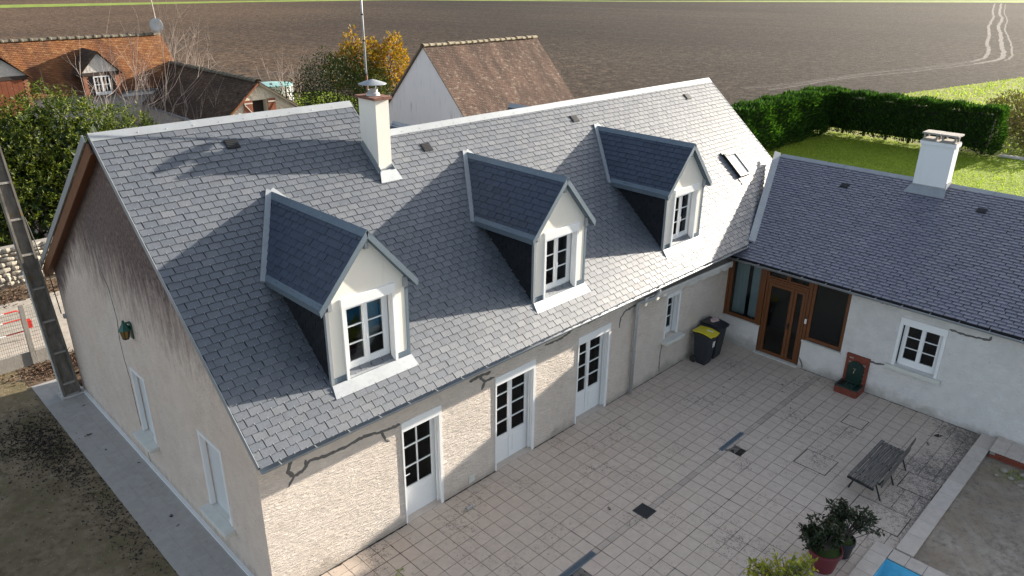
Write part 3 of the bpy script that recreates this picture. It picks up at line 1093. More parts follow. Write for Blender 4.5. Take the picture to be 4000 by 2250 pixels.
# paved walkway along the gable
walk = struct(MB().box(-.925, -.004, -4, 10.84, -.12, -.004).build('walkway', 'grout_pale'))
wt = MB().box(-.1515, .1515, -.1515, .1515, -.004, .006)
wme = bpy.data.meshes.new('tile')
wme.from_pydata(wt.v, [], wt.f)
wme.materials.append(M['tile_walk'])
for i in range(3):
    for j in range(47):
        o = link('tile', wme, walk)
        o.location = (-.775 + i * .3045, -3.4 + j * .3045 + (0.0), random.uniform(-.001, .001))
MB().beam((-.03, -2, .005), (-.03, 9.85, .005), .07, .035, (0, 0, 1)).build('sealing_strip', 'white_paint', walk)
# ------------------------------------------------------------------ main house
He, eo, Hr, yr, Hr2, yr2 = 3.003, .366, 7.284, 4.574, 6.695, 3.894
T = (Hr - He) / (yr + eo)
D, zb, L, xl, vo = 9.81, 3.40, 18.705, 5.144, .10
yw, Hw, xv = 1.105, 4.623, 14.748
Tb = (Hw - He) / (L - xv)
xw, xwe = 14.338, 14.10
Hwe = Hw - (L - xwe) * Tb
zr = lambda y: He + T * (y + eo)
cosA, sinA = 1 / math.hypot(1, T), T / math.hypot(1, T)
RV = Vector((0, cosA, sinA))            # up the front slope
RN = Vector((0, -sinA, cosA))

house = thing('farmhouse', 'long white farmhouse with grey slate roof, three dormers and stained gable', 'house', (0, 0, 0))

DOORS = [(2.796, 3.718, 2.30), (5.186, 6.355, 2.30), (7.801, 8.951, 2.30)]
SW = (11.33, 11.93, 1.02, 2.26)
m = MB()
wall_cells(m, 0, 14.6, -.1, 2.98, [(a, b, .0, z) for a, b, z in DOORS] + [SW], .26)
front = m.build('front_wall', 'plaster_front', house, recalc=False)
# gable wall with two shuttered windows
gx_ = lambda u, d, z: (0 + d, u, z)
GW = [(4.74, 5.40, .84, 2.33), (1.39, 2.19, .76, 2.33)]
m = MB(gx_)
wall_cells(m, 0, D, -.1, 2.6, GW, .14)
m.poly([(0, 0, 2.6), (D, 0, 2.6), (D, 0, zb + .12), (yr, 0, Hr - .10), (0, 0, zr(0) - .08)])
gable = m.build('gable_wall', 'plaster_gable', house, recalc=False)
m = MB()
m.poly([(0, D, -.1), (xl, D, -.1), (xl, D, 3.4), (0, D, 3.4)])
m.poly([(xl, 7.9, -.1), (L, 7.9, -.1), (L, 7.9, 3.3), (xl, 7.9, 3.3)])
m.poly([(xl, 3.0, 3), (xl, D, 3), (xl, D, 3.5), (xl, yr, Hr - .12), (xl, 3.5, 6.0)])
m.poly([(L - .02, 0, -.1), (L - .02, 7.9, -.1), (L - .02, 7.9, 3.2), (L - .02, yr2, Hr2 - .1), (L - .02, 0, zr(0) - .1)])
m.build('rear_wall', 'plaster_old', house, recalc=False)
m = MB()
m.box(.3, 14.2, .9, 7.6, .0, .02).box(.3, 18.3, .3, 7.6, 2.72, 2.75)
m.build('floor', 'interior_floor', house)
MB().poly([(.3, 3.4, 0), (14.2, 3.4, 0), (14.2, 3.4, 2.7), (.3, 3.4, 2.7)]).build('partition_wall', 'interior_dark', house, recalc=False)

# roof deck (front slope in one plane, the left part running higher)
dk = .012
m = MB()
def rp(x, y, d=0.0):
    p = Vector((x, y, zr(y))) - RN * d
    return tuple(p)
ol = [(-vo, -eo), (xv, -eo), (L, yw), (L, yr2), (xl, yr2), (xl, yr), (-vo, yr)]
m.poly([rp(x, y, dk) for x, y in ol])
m.poly([rp(x, y, dk + .10) for x, y in ol])
for i in range(len(ol)):
    a, b = ol[i], ol[(i + 1) % len(ol)]
    m.poly([rp(*a, dk), rp(*b, dk), rp(*b, dk + .10), rp(*a, dk + .10)])
roof = m.build('roof', 'slate_under', house, recalc=False)
# rear slopes
m = MB()
zr2 = lambda y: Hr2 - T * (y - yr2)
m.poly([(-vo, yr, Hr), (xl, yr, Hr), (xl, D + .37, zb - .04), (-vo, D + .37, zb - .04)])
m.poly([(xl, yr2, Hr2), (L, yr2, Hr2), (L, 8.25, zr2(8.25)), (xl, 8.25, zr2(8.25))])
m.build('rear_slope', 'slate', house, recalc=False)

slopelen = (yr + eo) / cosA
slope2 = (yr2 + eo) / cosA
# coordinates on the slope: u = x, v from the eave
vw = (yw + eo) / cosA
va = Vector((L - xv, vw)).normalized()
vn = Vector((va.y, -va.x))              # points to the wing side of the valley
hp_valley = (vn.x, vn.y, vn.x * xv + vn.y * 0 - .06)
C_D = [2.389, 7.275, 11.999]
hw, hwo, yf, yfo, hdr, hde = .80, .957, .19, .08, 6.068, 4.969
dsl = (hdr - hde) / hwo


def in_dormer(u, v):
    y = v * cosA - eo
    for c in C_D:
        if abs(u - c) < hw - .2 and yf + .35 < y < 1.5:
            return True
    return 4.95 < u < 5.05 and 3.2 < y < 3.6


low = [(-1, 0, vo), (1, 0, L), hp_valley, (0, 1, slope2 - .02)]
sA = Slates((0, -eo, He), (1, 0, 0), RV, .230, .1365, low, (-vo, L), (-.03, slope2 - .02), skip=in_dormer)
high = [(-1, 0, vo), (1, 0, xl), (0, 1, slopelen - .02)]
sB = Slates((0, -eo, He), (1, 0, 0), RV, .230, .1365, high, (-vo, xl), (-.03 + .1365 * 41, slopelen - .02), k0=1)
# the low set stops where the high set starts on the left part
nrow = int((slope2 - .02 + .03) / .1365)
sB.items = [it for it in sB.items if it[1] > slope2 - .15]
sA.items = [it for it in sA.items if it[1] < slope2 - .15 or sum(p[0] for p in it[0]) / len(it[0]) > xl]

groups = [(sA, roof, 'slate'), (sB, roof, 'slate')]

# ---- dormers
def pane(mb, xf, u0, u1, d, z0, z1, parent):
    MB(xf).box(u0, u1, d, d + .006, z0, z1).build('pane', 'glass', parent)


def sash(xf, u0, u1, z0, z1, d, cols, rows, parent, fr=.055, bar=.022, bottom=.0, name='sash'):
    """one casement: frame, glazing bars, separate panes"""
    m = MB(xf)
    m.box(u0, u0 + fr, d, d + .05, z0, z1).box(u1 - fr, u1, d, d + .05, z0, z1)
    m.box(u0 + fr, u1 - fr, d + .001, d + .049, z1 - fr, z1).box(u0 + fr, u1 - fr, d + .001, d + .049, z0, z0 + fr + bottom)
    s = m.build(name, 'white_pvc', parent)
    a, b, c, e = u0 + fr, u1 - fr, z0 + fr + bottom, z1 - fr
    m = MB(xf)
    for i in range(1, cols):
        u = a + (b - a) * i / cols
        m.box(u - bar / 2, u + bar / 2, d + .004, d + .04, c, e)
    for j in range(1, rows):
        z = c + (e - c) * j / rows
        m.box(a, b, d + .006, d + .038, z - bar / 2, z + bar / 2)
    if m.v:
        m.build('glazing_bar', 'white_pvc', parent)
    for i in range(cols):
        for j in range(rows):
            pane(None, xf, a + (b - a) * i / cols, a + (b - a) * (i + 1) / cols, d + .02, c + (e - c) * j / rows, c + (e - c) * (j + 1) / rows, parent)
    return s


def curtain(xf, u0, u1, z0, z1, d, parent, mat='curtain', amp=.03, n=30):
    m = MB(xf)
    vs = []
    for i in range(n + 1):
        u = u0 + (u1 - u0) * i / n
        dd = d + amp * math.sin(i * 1.9) + amp * .4 * math.sin(i * .7 + 1)
        vs += [(u, dd, z0), (u, dd, z1)]
    m.add(vs, [(2 * i, 2 * i + 2, 2 * i + 3, 2 * i + 1) for i in range(n)])
    m.build('curtain', mat, parent, smooth=True, recalc=False)


def dormer(c, label):
    zf = zr(yf)
    ze = hde + (hwo - hw) * dsl - .07
    za = hdr - .09
    W0, W1, ZB, ZT = c - .5, c + .5, zf + .03, 4.85
    xf = lambda u, d, z: (u, yf + d, z)
    m = MB(xf)
    wall_cells(m, c - hw, c + hw, zf - .1, ZT, [(W0, W1, ZB, ZT)], .16)
    m.poly([(c - hw, 0, ZT), (c + hw, 0, ZT), (c + hw, 0, ze), (c, 0, za), (c - hw, 0, ze)])
    dm = m.build('dormer', 'render_cream', house, recalc=False)
    dm['label'] = label
    yb = lambda z: (z - He) / T - eo
    # cheeks: slate hung
    for s in (-1, 1):
        x = c + s * (hw - .004)
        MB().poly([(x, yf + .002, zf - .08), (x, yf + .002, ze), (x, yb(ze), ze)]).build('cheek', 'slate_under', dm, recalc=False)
        hps = [(1, -1 / T, (0 - He) / T - eo - .0), (0, 1, ze + .05), (-1, 0, -(yf + .03))]
        hps = [(1, -1 / T, -He / T - eo), (0, 1, ze + .02), (-1, 0, -(yf + .03))]
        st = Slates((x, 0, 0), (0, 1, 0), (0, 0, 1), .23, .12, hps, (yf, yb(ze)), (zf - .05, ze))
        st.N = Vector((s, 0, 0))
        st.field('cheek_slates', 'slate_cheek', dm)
    # roof planes
    sp = math.hypot(hwo, hdr - hde)
    for s in (-1, 1):
        U = Vector((0, 1, 0))
        V = Vector((-s * hwo, 0, hdr - hde)).normalized()
        o = Vector((c + s * hwo, 0, hde))
        sv = (hdr - hde) / sp
        ymax = lambda v: (hde + v * sv - He) / T - eo
        deck = [o + U * yfo, o + U * ymax(0), o + U * ymax(sp) + V * sp, o + U * yfo + V * sp]
        m = MB()
        m.poly([tuple(p + Vector((0, 0, -.01))) for p in deck])
        m.poly([tuple(p + Vector((0, 0, -.10))) for p in deck])
        m.build('roof_deck', 'slate_under', dm, recalc=False)
        hps = [(-1, 0, -(yfo + .01)), (1, -sv / T, (hde - He) / T - eo - .07), (0, 1, sp - .02)]
        st = Slates(o, U, V, .23, .1365, hps, (yfo, ymax(sp)), (.05, sp - .02), gap=.009)
        if s < 0:
            groups.append((st, dm, 'slate_new'))
        else:
            st.field('slate_field', 'slate_new', dm)
        # eave flashing and verge boards of folded zinc
        m = MB()
        a, b = o + U * (yfo - .01), o + U * (ymax(0) - .04)
        N = U.cross(V)
        if N.z < 0:
            N = -N
        for q0, q1, dz in ((a, b, 0),):
            m.hexa([tuple(p) for p in (q0 + N * .012, q1 + N * .012, q1 + V * .10 + N * .018, q0 + V * .10 + N * .018, q0 + N * .020, q1 + N * .020, q1 + V * .10 + N * .024, q0 + V * .10 + N * .024)])
            dn = Vector((0, 0, -.10))
            out = Vector((s * .006, 0, 0))
            m.hexa([tuple(p) for p in (q0 + dn, q1 + dn, q1 + dn + out, q0 + dn + out, q0 + N * .02, q1 + N * .02, q1 + N * .02 + out, q0 + N * .02 + out)])
        m.build('eave_flashing', 'zinc_dark', dm)
        m = MB()
        f0 = Vector((c + s * (hwo + .012), yfo - .006, hde - .02))
        f1 = Vector((c, yfo - .006, hdr - .005))
        dn = Vector((0, 0, -.10))
        yb_ = Vector((0, -.012, 0))
        m.hexa([tuple(p) for p in (f0 + dn, f1 + dn, f1 + dn + yb_, f0 + dn + yb_, f0 + N * .03, f1 + N * .03, f1 + N * .03 + yb_, f0 + N * .03 + yb_)])
        m.build('bargeboard', 'zinc_dark', dm)
        m = MB()
        q0, q1 = Vector((c + s * (hwo - .01), yfo + .006, hde - .115)), Vector((c, yfo + .006, hdr - .115))
        bk = Vector((0, yf - yfo - .004, 0))
        m.hexa([tuple(p) for p in (q0, q1, q1 + bk, q0 + bk, q0 + Vector((0, 0, .02)), q1 + Vector((0, 0, .02)), q1 + bk + Vector((0, 0, .02)), q0 + bk + Vector((0, 0, .02)))])
        m.build('soffit', 'zinc_dark', dm)
        # valley flashing: raised zinc strip on the main slope
        p0 = Vector((c + s * hwo, ymax(0) - .02, 0))
        p0.z = zr(p0.y)
        p1 = Vector((c, ymax(sp) + .03, 0))
        p1.z = zr(p1.y)
        d_ = (p1 - p0).normalized()
        sd = RN.cross(d_).normalized() * (1 if s < 0 else -1)
        m = MB()
        lo = p0 - d_ * .05
        m.hexa([tuple(p) for p in (lo - sd * .02 + RN * .01, lo + sd * .085 + RN * .01, p1 + sd * .085 + RN * .01, p1 - sd * .02 + RN * .01,
                                   lo - sd * .02 + RN * .055, lo + sd * .085 + RN * .05, p1 + sd * .085 + RN * .05, p1 - sd * .02 + RN * .055)])
        m.build('valley_flashing', 'zinc', dm)
        # face edge strip
        MB().box(c + s * hw - .03, c + s * hw + .03, yf - .012, yf + .05, zf - .02, ze - .02).build('corner_strip', 'zinc_dark' if s > 0 else 'zinc', dm)
        MB().box(c + s * (hw - .035) - .035, c + s * (hw - .035) + .035, yf - .07, yf - .014, ze - .20, ze - .01).build('bracket', 'zinc', dm)
    MB().box(c - .035, c + .035, yf - .08, yf - .003, za - .21, za - .03).build('bracket', 'zinc', dm)
    # ridge cap
    ye = yb(hdr) + .06
    m = MB()
    for s in (-1, 1):
        V = Vector((s * hwo, 0, -(hdr - hde))).normalized()
        N = Vector((s * (hdr - hde), 0, hwo)).normalized()
        a, b = Vector((c, yfo - .02, hdr + .025)), Vector((c, ye, hdr + .025))
        m.hexa([tuple(p) for p in (a, b, b + V * .125, a + V * .125, a + N * .012 + Vector((0, 0, .004)), b + N * .012 + Vector((0, 0, .004)), b + V * .125 + N * .008, a + V * .125 + N * .008)])
    m.build('ridge_cap', 'zinc_dark', dm)
    nail = MB()
    for k in range(6):
        nail.lathe([(0, .012), (.011, .006), (.013, 0)], (c - .05, .35 + k * .5, hdr - .025), 8)
    nail.build('ridge_nail', 'zinc', dm)
    # apron and sill
    m = MB()
    a0, a1 = yf + .16, yf - .18
    P = lambda x, y, h: tuple(Vector((x, y, zr(y))) + RN * h)
    m.poly([P(c - hw - .03, yf + .0, .05), P(c + hw + .03, yf + .0, .05), P(c + hw + .07, a1, .024), P(c - hw - .07, a1, .024)])
    m.poly([P(c - hw - .07, a1, .024), P(c + hw + .07, a1, .024), P(c + hw + .07, a1, .012), P(c - hw - .07, a1, .012)])
    m.poly([P(c - hw - .07, a1, .024), P(c - hw - .03, yf, .05), P(c - hw - .03, yf, .01), P(c - hw - .07, a1, .01)])
    m.poly([P(c + hw + .07, a1, .024), P(c + hw + .03, yf, .05), P(c + hw + .03, yf, .01), P(c + hw + .07, a1, .01)])
    m.build('apron', 'zinc', dm, recalc=False)
    for a_, b_ in ((c - hw + .03, W0 - .036), (W1 + .036, c + hw - .03)):
        MB().box(a_, b_, yf - .012, yf - .002, zf + .03, zf + .14).build('upstand', 'zinc_dark', dm)
    MB().hexa([(W0, yf - .02, ZB), (W1, yf - .02, ZB), (W1, yf + .16, ZB + .02), (W0, yf + .16, ZB + .02), (W0, yf - .02, ZB + .012), (W1, yf - .02, ZB + .012), (W1, yf + .16, ZB + .05), (W0, yf + .16, ZB + .05)]).build('sill', 'zinc', dm)
    # window
    MB(xf).box(W0 - .045, W1 + .045, -.045, .12, ZT - .02, ZT + .16).build('shutter_box', 'white_pvc', dm, bevel=.006)
    MB(xf).box(W0 - .035, W0 + .02, -.04, .10, ZB, ZT - .021).build('shutter_rail', 'white_pvc', dm)
    MB(xf).box(W1 - .02, W1 + .035, -.04, .10, ZB, ZT - .021).build('shutter_rail', 'white_pvc', dm)
    MB(xf).box(W0 + .02, W1 - .02, .13, .20, ZB + .03, ZB + .17).box(W0 + .02, W0 + .09, .13, .20, ZB + .17, ZT - .02).box(W1 - .09, W1 - .02, .13, .20, ZB + .17, ZT - .02).box(W0 + .09, W1 - .09, .131, .199, ZT - .07, ZT - .02).build('window_frame', 'white_pvc', dm)
    for a, b in ((W0 + .09, c), (c, W1 - .09)):
        sash(xf, a, b, ZB + .17, ZT - .07, .12, 1, 3, dm)
    MB(xf).box(c - .035, c + .035, .105, .119, ZB + .17, ZT - .07).build('mullion', 'white_pvc', dm)
    MB(xf).box(c + .004, c + .02, .075, .104, ZB + .55, ZB + .68).build('handle', 'white_pvc', dm)
    curtain(xf, c + .05, W1 - .08, ZB + .1, ZT, .34, dm)
    return dm


dormer(C_D[0], 'near slate dormer with cream face and two-leaf window')
dormer(C_D[1], 'middle slate dormer with cream face and two-leaf window')
dormer(C_D[2], 'far slate dormer next to the skylight')

# rear dormers: only their ridges show above the main ridge
for cx in (8.62, 13.28):
    zt, ye0, ye1, hh = 5.98, 4.85, 7.75, .95
    m = MB()
    m.add([(cx - hh, ye1 - .1, zt - 1.1), (cx + hh, ye1 - .1, zt - 1.1), (cx, ye1 - .1, zt - .05), (cx - hh, 5.4, zt - 1.1), (cx + hh, 5.4, zt - 1.1), (cx, ye0, zt - .05)], [(0, 1, 2), (0, 2, 5, 3), (1, 4, 5, 2)])
    dm = m.build('rear_dormer', 'slate_under', house, recalc=False)
    for s in (-1, 1):
        V = Vector((-s * hh, 0, 1.1)).normalized()
        sp_ = math.hypot(hh, 1.1)
        st = Slates((cx + s * hh, 0, zt - 1.1), (0, 1, 0), V, .23, .1365, [(-1, 0, -ye0), (1, 0, ye1), (0, 1, sp_ - .02)], (ye0, ye1), (0, sp_ - .02))
        st.field('slate_field', 'slate_new', dm)
    m = MB()
    for s in (-1, 1):
        V = Vector((s * hh, 0, -1.1)).normalized()
        a, b = Vector((cx, ye0, zt + .02)), Vector((cx, ye1 + .02, zt + .02))
        m.hexa([tuple(p) for p in (a, b, b + V * .15, a + V * .15, a + Vector((0, 0, .012)), b + Vector((0, 0, .012)), b + V * .15 + Vector((0, 0, .012)), a + V * .15 + Vector((0, 0, .012)))])
    m.build('ridge_cap', 'zinc', dm)

# ---- slates: the 300 that show largest are single objects, the others joined
rank = sorted(((g[0].size(it), k, i) for k, g in enumerate(groups) for i, it in enumerate(g[0].items)), reverse=True)[:300]
chosen = {(k, i) for _, k, i in rank}
for k, (st, par, mt) in enumerate(groups):
    one = [it for i, it in enumerate(st.items) if (k, i) in chosen]
    rest = [it for i, it in enumerate(st.items) if (k, i) not in chosen]
    st.singles('slate', mt, par, one)
    st.field('slate_field', mt, par, rest)
# copper-bright slate hooks along every course of the near roof
m = MB()
for st in (sA, sB):
    for it in st.items:
        pl, v0, full, j, s = it
        if not full:
            continue
        u = (pl[0][0] + pl[1][0]) / 2
        if u > 11:
            continue
        c = st.o + st.U * u + st.V * (v0 + .012) + st.N * (st.lift + .004)
        a, b = c - st.V * .024, c + st.V * .006
        w = st.U * .0035
        m.add([tuple(p) for p in (a - w, a + w, b + w, b - w, a - w + st.N * .006, a + w + st.N * .006, b + w + st.N * .004, b - w + st.N * .004)], [(4, 5, 6, 7), (0, 1, 5, 4), (0, 4, 7, 3), (1, 2, 6, 5)])
tag(m.build('slate_hooks', 'galvanised', roof, recalc=False), kind='stuff')


# ---- ridge caps, verges, gutters
def ridge(x0, x1, y, z, Tf, Tr, name='ridge_cap', w=.17):
    n = max(1, round((x1 - x0) / 2.0))
    for i in range(n):
        a, b = x0 + (x1 - x0) * i / n, x0 + (x1 - x0) * (i + 1) / n + (.03 if i < n - 1 else 0)
        h = .002 * (i % 2)
        m = MB()
        for sl, s in ((Tf, -1), (Tr, 1)):
            V = Vector((0, s, -sl)).normalized() * w
            m.hexa([(a, y, z + .022 + h), (b, y, z + .022 + h), (b, y + V.y, z + .022 + h + V.z), (a, y + V.y, z + .022 + h + V.z), (a, y, z + .032 + h), (b, y, z + .032 + h), (b, y + V.y, z + .030 + h + V.z), (a, y + V.y, z + .030 + h + V.z)])
        m.lathe([(.018, -w * .5), (.018, 0)], (a + .3, y - .04, z), 6) if False else None
        m.build(name, 'zinc', house)
    m = MB()
    x = x0 + .3
    V = Vector((0, -1, -Tf)).normalized()
    N = Vector((0, -Tf, 1)).normalized()
    while x < x1:
        c = Vector((x, y, z + .030)) + V * w * .68 + N * .004
        m.lathe([(0.0, .009), (.010, .007), (.014, .0)], tuple(c), 8)
        x += .5
    m.build('ridge_nail', 'galvanised', house)


ridge(-vo - .02, xl + .02, yr, Hr, T, .70)
ridge(xl + .03, L + .02, yr2, Hr2, T, T)
for a, b, h_ in (((-vo - .012, -eo, He), (-vo - .012, yr, Hr), .11), ((xl + .012, yr2, zr(yr2)), (xl + .012, yr, Hr), .10), ((L + .008, yw + .1, zr(yw + .1)), (L + .008, yr2, Hr2), .09)):
    MB().beam(a, b, .012, h_, tuple(RN), .02 - h_).build('verge_flashing', 'zinc', house)
# rear verge: zinc strip above a brown bargeboard
ra, rb = Vector((-vo, yr, Hr)), Vector((-vo, D + .37, zb - .04))
rn = Vector((0, .57, .82)).normalized()
MB().beam(tuple(ra + Vector((-.10, 0, 0))), tuple(rb + Vector((-.10, 0, 0))), .03, .13, tuple(rn), -.12).build('verge_flashing', 'zinc', house)
MB().beam(tuple(ra + Vector((-.07, .0, -.02))), tuple(rb + Vector((-.07, 0, -.02))), .03, .21, tuple(rn), -.335).build('bargeboard', 'soffit_brown', house)
MB().hexa([tuple(p) for p in (ra + Vector((-.05, .05, -.36)), ra + Vector((.12, .05, -.36)), rb + Vector((.12, 0, -.36)), rb + Vector((-.05, 0, -.36)), ra + Vector((-.05, .05, -.33)), ra + Vector((.12, .05, -.33)), rb + Vector((.12, 0, -.33)), rb + Vector((-.05, 0, -.33)))]).build('verge_soffit', 'soffit_brown', house)


def gutter(p0, p1, r, parent, out):
    """half-round gutter along p0-p1; `out` = horizontal unit vector pointing away from the wall"""
    p0, p1, out = Vector(p0), Vector(p1), Vector(out)
    m = MB()
    n = 8
    ring = []
    for k in range(n + 1):
        a = math.pi * k / n
        ring.append(-out * math.cos(a) * r + Vector((0, 0, -1)) * math.sin(a) * r)
    ring.append(out * (r + .012) + Vector((0, 0, .006)))
    ring.append(out * (r + .004) + Vector((0, 0, .016)))
    vs = [tuple(p0 + q) for q in ring] + [tuple(p1 + q) for q in ring]
    k = len(ring)
    m.add(vs, [(i, i + 1, k + i + 1, k + i) for i in range(k - 1)])
    o = m.build('gutter', 'zinc', parent, smooth=True, recalc=False)
    sd = o.modifiers.new('solid', 'SOLIDIFY')
    sd.thickness = .004
    Ln = (p1 - p0).length
    d = (p1 - p0).normalized()
    b = MB()
    x = .3
    while x < Ln:
        c = p0 + d * x
        b.hexa([tuple(c + q) for q in (d * -.007 - out * r, d * .007 - out * r, d * .007 + out * (r + .014), d * -.007 + out * (r + .014), d * -.007 - out * r + Vector((0, 0, .02)), d * .007 - out * r + Vector((0, 0, .02)), d * .007 + out * (r + .014) + Vector((0, 0, .02)), d * -.007 + out * (r + .014) + Vector((0, 0, .02)))])
        x += .62
    tag(b.build('gutter_clips', 'galvanised', o), kind='stuff')
    return o


gutter((-vo, -eo - .038, He - .040), (xv - .25, -eo - .038, He - .040), .060, house, (0, -1, 0))
MB().box(0, 14.3, -.30, .0, 2.86, 2.885).build('eave_soffit', 'fascia_dark', house)
MB().box(-.02, 14.3, -.325, -.302, 2.84, 2.93).build('fascia', 'fascia_dark', house)
# downpipe with swan-neck
DPX = 9.88
m = MB()
m.tube([(10.32, -eo - .012, He - .07), (10.31, -eo - .02, He - .20), (10.22, -.33, 2.66), (9.98, -.15, 2.58), (9.90, -.10, 2.54), (DPX, -.085, 2.45), (DPX, -.085, .03)], .046, 10)
dp = m.build('downpipe', 'galvanised', house, smooth=True)
for z in (2.3, 1.2, .9):
    MB().lathe([(.047, 0), (.055, .004), (.055, .030), (.047, .034)], (DPX, -.085, z), 12).build('collar', 'galvanised', dp)
# cracks filled with grey mortar
def crack(par, xf, pts, w=.035, h=.008):
    pts = [Vector(p) for p in pts]
    fine = []
    for i in range(len(pts) - 1):
        n = max(2, int((pts[i + 1] - pts[i]).length / .05))
        for k in range(n):
            p = pts[i].lerp(pts[i + 1], k / n)
            fine.append(p + Vector((random.uniform(-.008, .008), random.uniform(-.012, .012))))
    fine.append(pts[-1])
    m = MB(xf)
    A, B = [], []
    for i, p in enumerate(fine):
        d = (fine[min(i + 1, len(fine) - 1)] - fine[max(i - 1, 0)])
        d = d.normalized() if d.length > 1e-6 else Vector((1, 0))
        s = Vector((-d.y, d.x)) * w * random.uniform(.35, .62) * (1 if 0 < i < len(fine) - 1 else .5)
        A.append(p + s)
        B.append(p - s)
    n = len(fine)
    vs = [(p.x, -.001, p.y) for p in A] + [(p.x, -h, p.y) for p in fine] + [(p.x, -.001, p.y) for p in B]
    m.add(vs, [(i, i + 1, n + i + 1, n + i) for i in range(n - 1)] + [(n + i, n + i + 1, 2 * n + i + 1, 2 * n + i) for i in range(n - 1)])
    m.build('crack_repair', 'mortar_grey', par, recalc=False)


fxf = IDENT
for c, w in (([(.49, 2.13), (.61, 2.28), (.76, 2.3), (.91, 2.43), (1.25, 2.37), (1.63, 2.36), (1.99, 2.4), (2.36, 2.32), (2.77, 2.29)], .06), ([(.61, 2.28), (.51, 2.41), (.59, 2.6), (.68, 2.62)], .07), ([(.76, 2.3), (.84, 2.35), (.84, 2.49)], .05), ([(2.36, 2.32), (2.43, 2.12), (2.52, 2.05)], .055),
             ([(4.47, 2.5), (4.74, 2.51), (5.05, 2.5)], .07), ([(4.74, 2.5), (4.89, 2.34), (5.16, 2.33)], .06), ([(4.89, 2.34), (4.8, 2.18)], .07), ([(6.65, 2.52), (7.17, 2.49), (7.64, 2.6), (8.14, 2.58), (8.66, 2.59)], .05),
             ([(9.32, 2.05), (9.36, 2.3), (9.5, 2.42), (9.8, 2.44), (10.11, 2.45), (10.42, 2.45), (10.56, 2.52)], .055), ([(11.31, .98), (11.24, .67), (11.23, .38), (11.26, .07)], .04)):
    crack(house, fxf, c, w)
crack(house, gx_, [(6.25, 5.6), (6.2, 5.22), (6.14, 4.83), (6.0, 4.33), (5.74, 4.02), (5.62, 3.39), (5.75, 2.9), (5.72, 2.45), (5.62, 2.04), (5.6, 1.36), (5.55, .9)], .05, .006)
crack(house, gx_, [(5.5, .8), (5.46, .3), (5.4, .02)], .04, .006)

# ---- french doors and windows of the front wall
def trim(xf, u0, u1, z0, z1, par, box=.20):
    MB(xf).box(u0 - .015, u1 + .015, -.022, .12, z1 - box, z1).build('shutter_box', 'white_pvc', par, bevel=.005)
    MB(xf).box(u0 - .012, u0 + .022, -.02, .14, z0, z1 - box - .001).build('shutter_rail', 'white_pvc', par)
    MB(xf).box(u1 - .05, u1 + .012, -.02, .005, z0, z1 - box - .001).build('shutter_rail', 'white_pvc', par)
    MB(xf).box(u1 - .004, u1 - .001, .006, .25, z0, z1 - box - .001).build('reveal_lining', 'white_pvc', par)
    MB(xf).box(u1 - .05, u1 - .005, .10, .13, z0, z1 - box - .001).build('reveal_rib', 'white_pvc', par)


def french_door(u0, u1, zt, leaves, cols, rows, label, curt):
    xf = IDENT
    z0 = .05
    m = MB(xf)
    m.box(u0 + .0, u1, .16, .26, .0, z0)
    m.box(u0 + .005, u0 + .06, .17, .25, z0, zt - .18).box(u1 - .07, u1 - .006, .17, .25, z0, zt - .18)
    fd = m.build('french_door', 'white_pvc', house)
    fd['label'] = label
    trim(xf, u0, u1, .012, zt, fd)
    a, b = u0 + .06, u1 - .07
    wd = (b - a) / leaves
    for i in range(leaves):
        p, q = a + wd * i, a + wd * (i + 1)
        sash(xf, p, q, .62, zt - .19, .16, cols, rows, fd, .06, .024)
        MB(xf).box(p, q, .16, .21, z0, .62).build('lower_panel', 'white_pvc', fd)
        MB(xf).box(p + .08, q - .08, .150, .159, z0 + .10, .56).build('raised_panel', 'white_pvc', fd, bevel=.008)
    if leaves == 2:
        MB(xf).box((a + b) / 2 - .04, (a + b) / 2 + .04, .142, .158, z0 + .01, zt - .2).build('mullion', 'white_pvc', fd)
        hu = a + wd - .03
    else:
        hu = a + .045
    MB(xf).tube([(hu, .15, 1.02), (hu, .10, 1.02), (hu + .10 * (1 if leaves == 1 else 0), .10, 1.02 + (.0 if leaves == 1 else -.12))], .010, 8).build('handle', 'white_pvc', fd)
    if curt:
        curtain(xf, curt[0], curt[1], .1, zt - .2, .42, fd)
    MB(xf).box(u0, u1, .24, .9, -.02, .0).build('inner_step', 'interior_floor', fd)


french_door(*DOORS[0], 1, 2, 3, 'single glazed door nearest the gable corner', None)
french_door(*DOORS[1], 2, 1, 4, 'middle two-leaf glazed door', (5.85, 6.3))
french_door(*DOORS[2], 2, 1, 4, 'two-leaf glazed door nearest the downpipe', (8.3, 8.9))
# door thresholds
for (a, b, z) in DOORS:
    MB().box(a + .015, b - .012, -.01, .16, -.01, .010).build('threshold', 'tile_pale', house)
u0, u1, z0, z1 = SW
m = MB().box(u0 + .01, u0 + .05, .17, .25, z0 + .06, z1).box(u1 - .05, u1 - .005, .17, .25, z0 + .06, z1).box(u0 + .01, u1 - .005, .171, .249, z0 + .0, z0 + .14)
sw = m.build('window', 'white_pvc', house)
sw['label'] = 'small white window half hidden by the awning valance'
trim(IDENT, u0, u1, z0 + .02, z1 + .05, sw, .12)
sash(IDENT, u0 + .05, u1 - .05, z0 + .14, z1 - .06, .16, 2, 3, sw, .045)
MB().box(u0 - .12, u1 + .14, -.19, .16, z0 - .10, z0 - .01).build('sill', 'sill_stone', sw, bevel=.008)
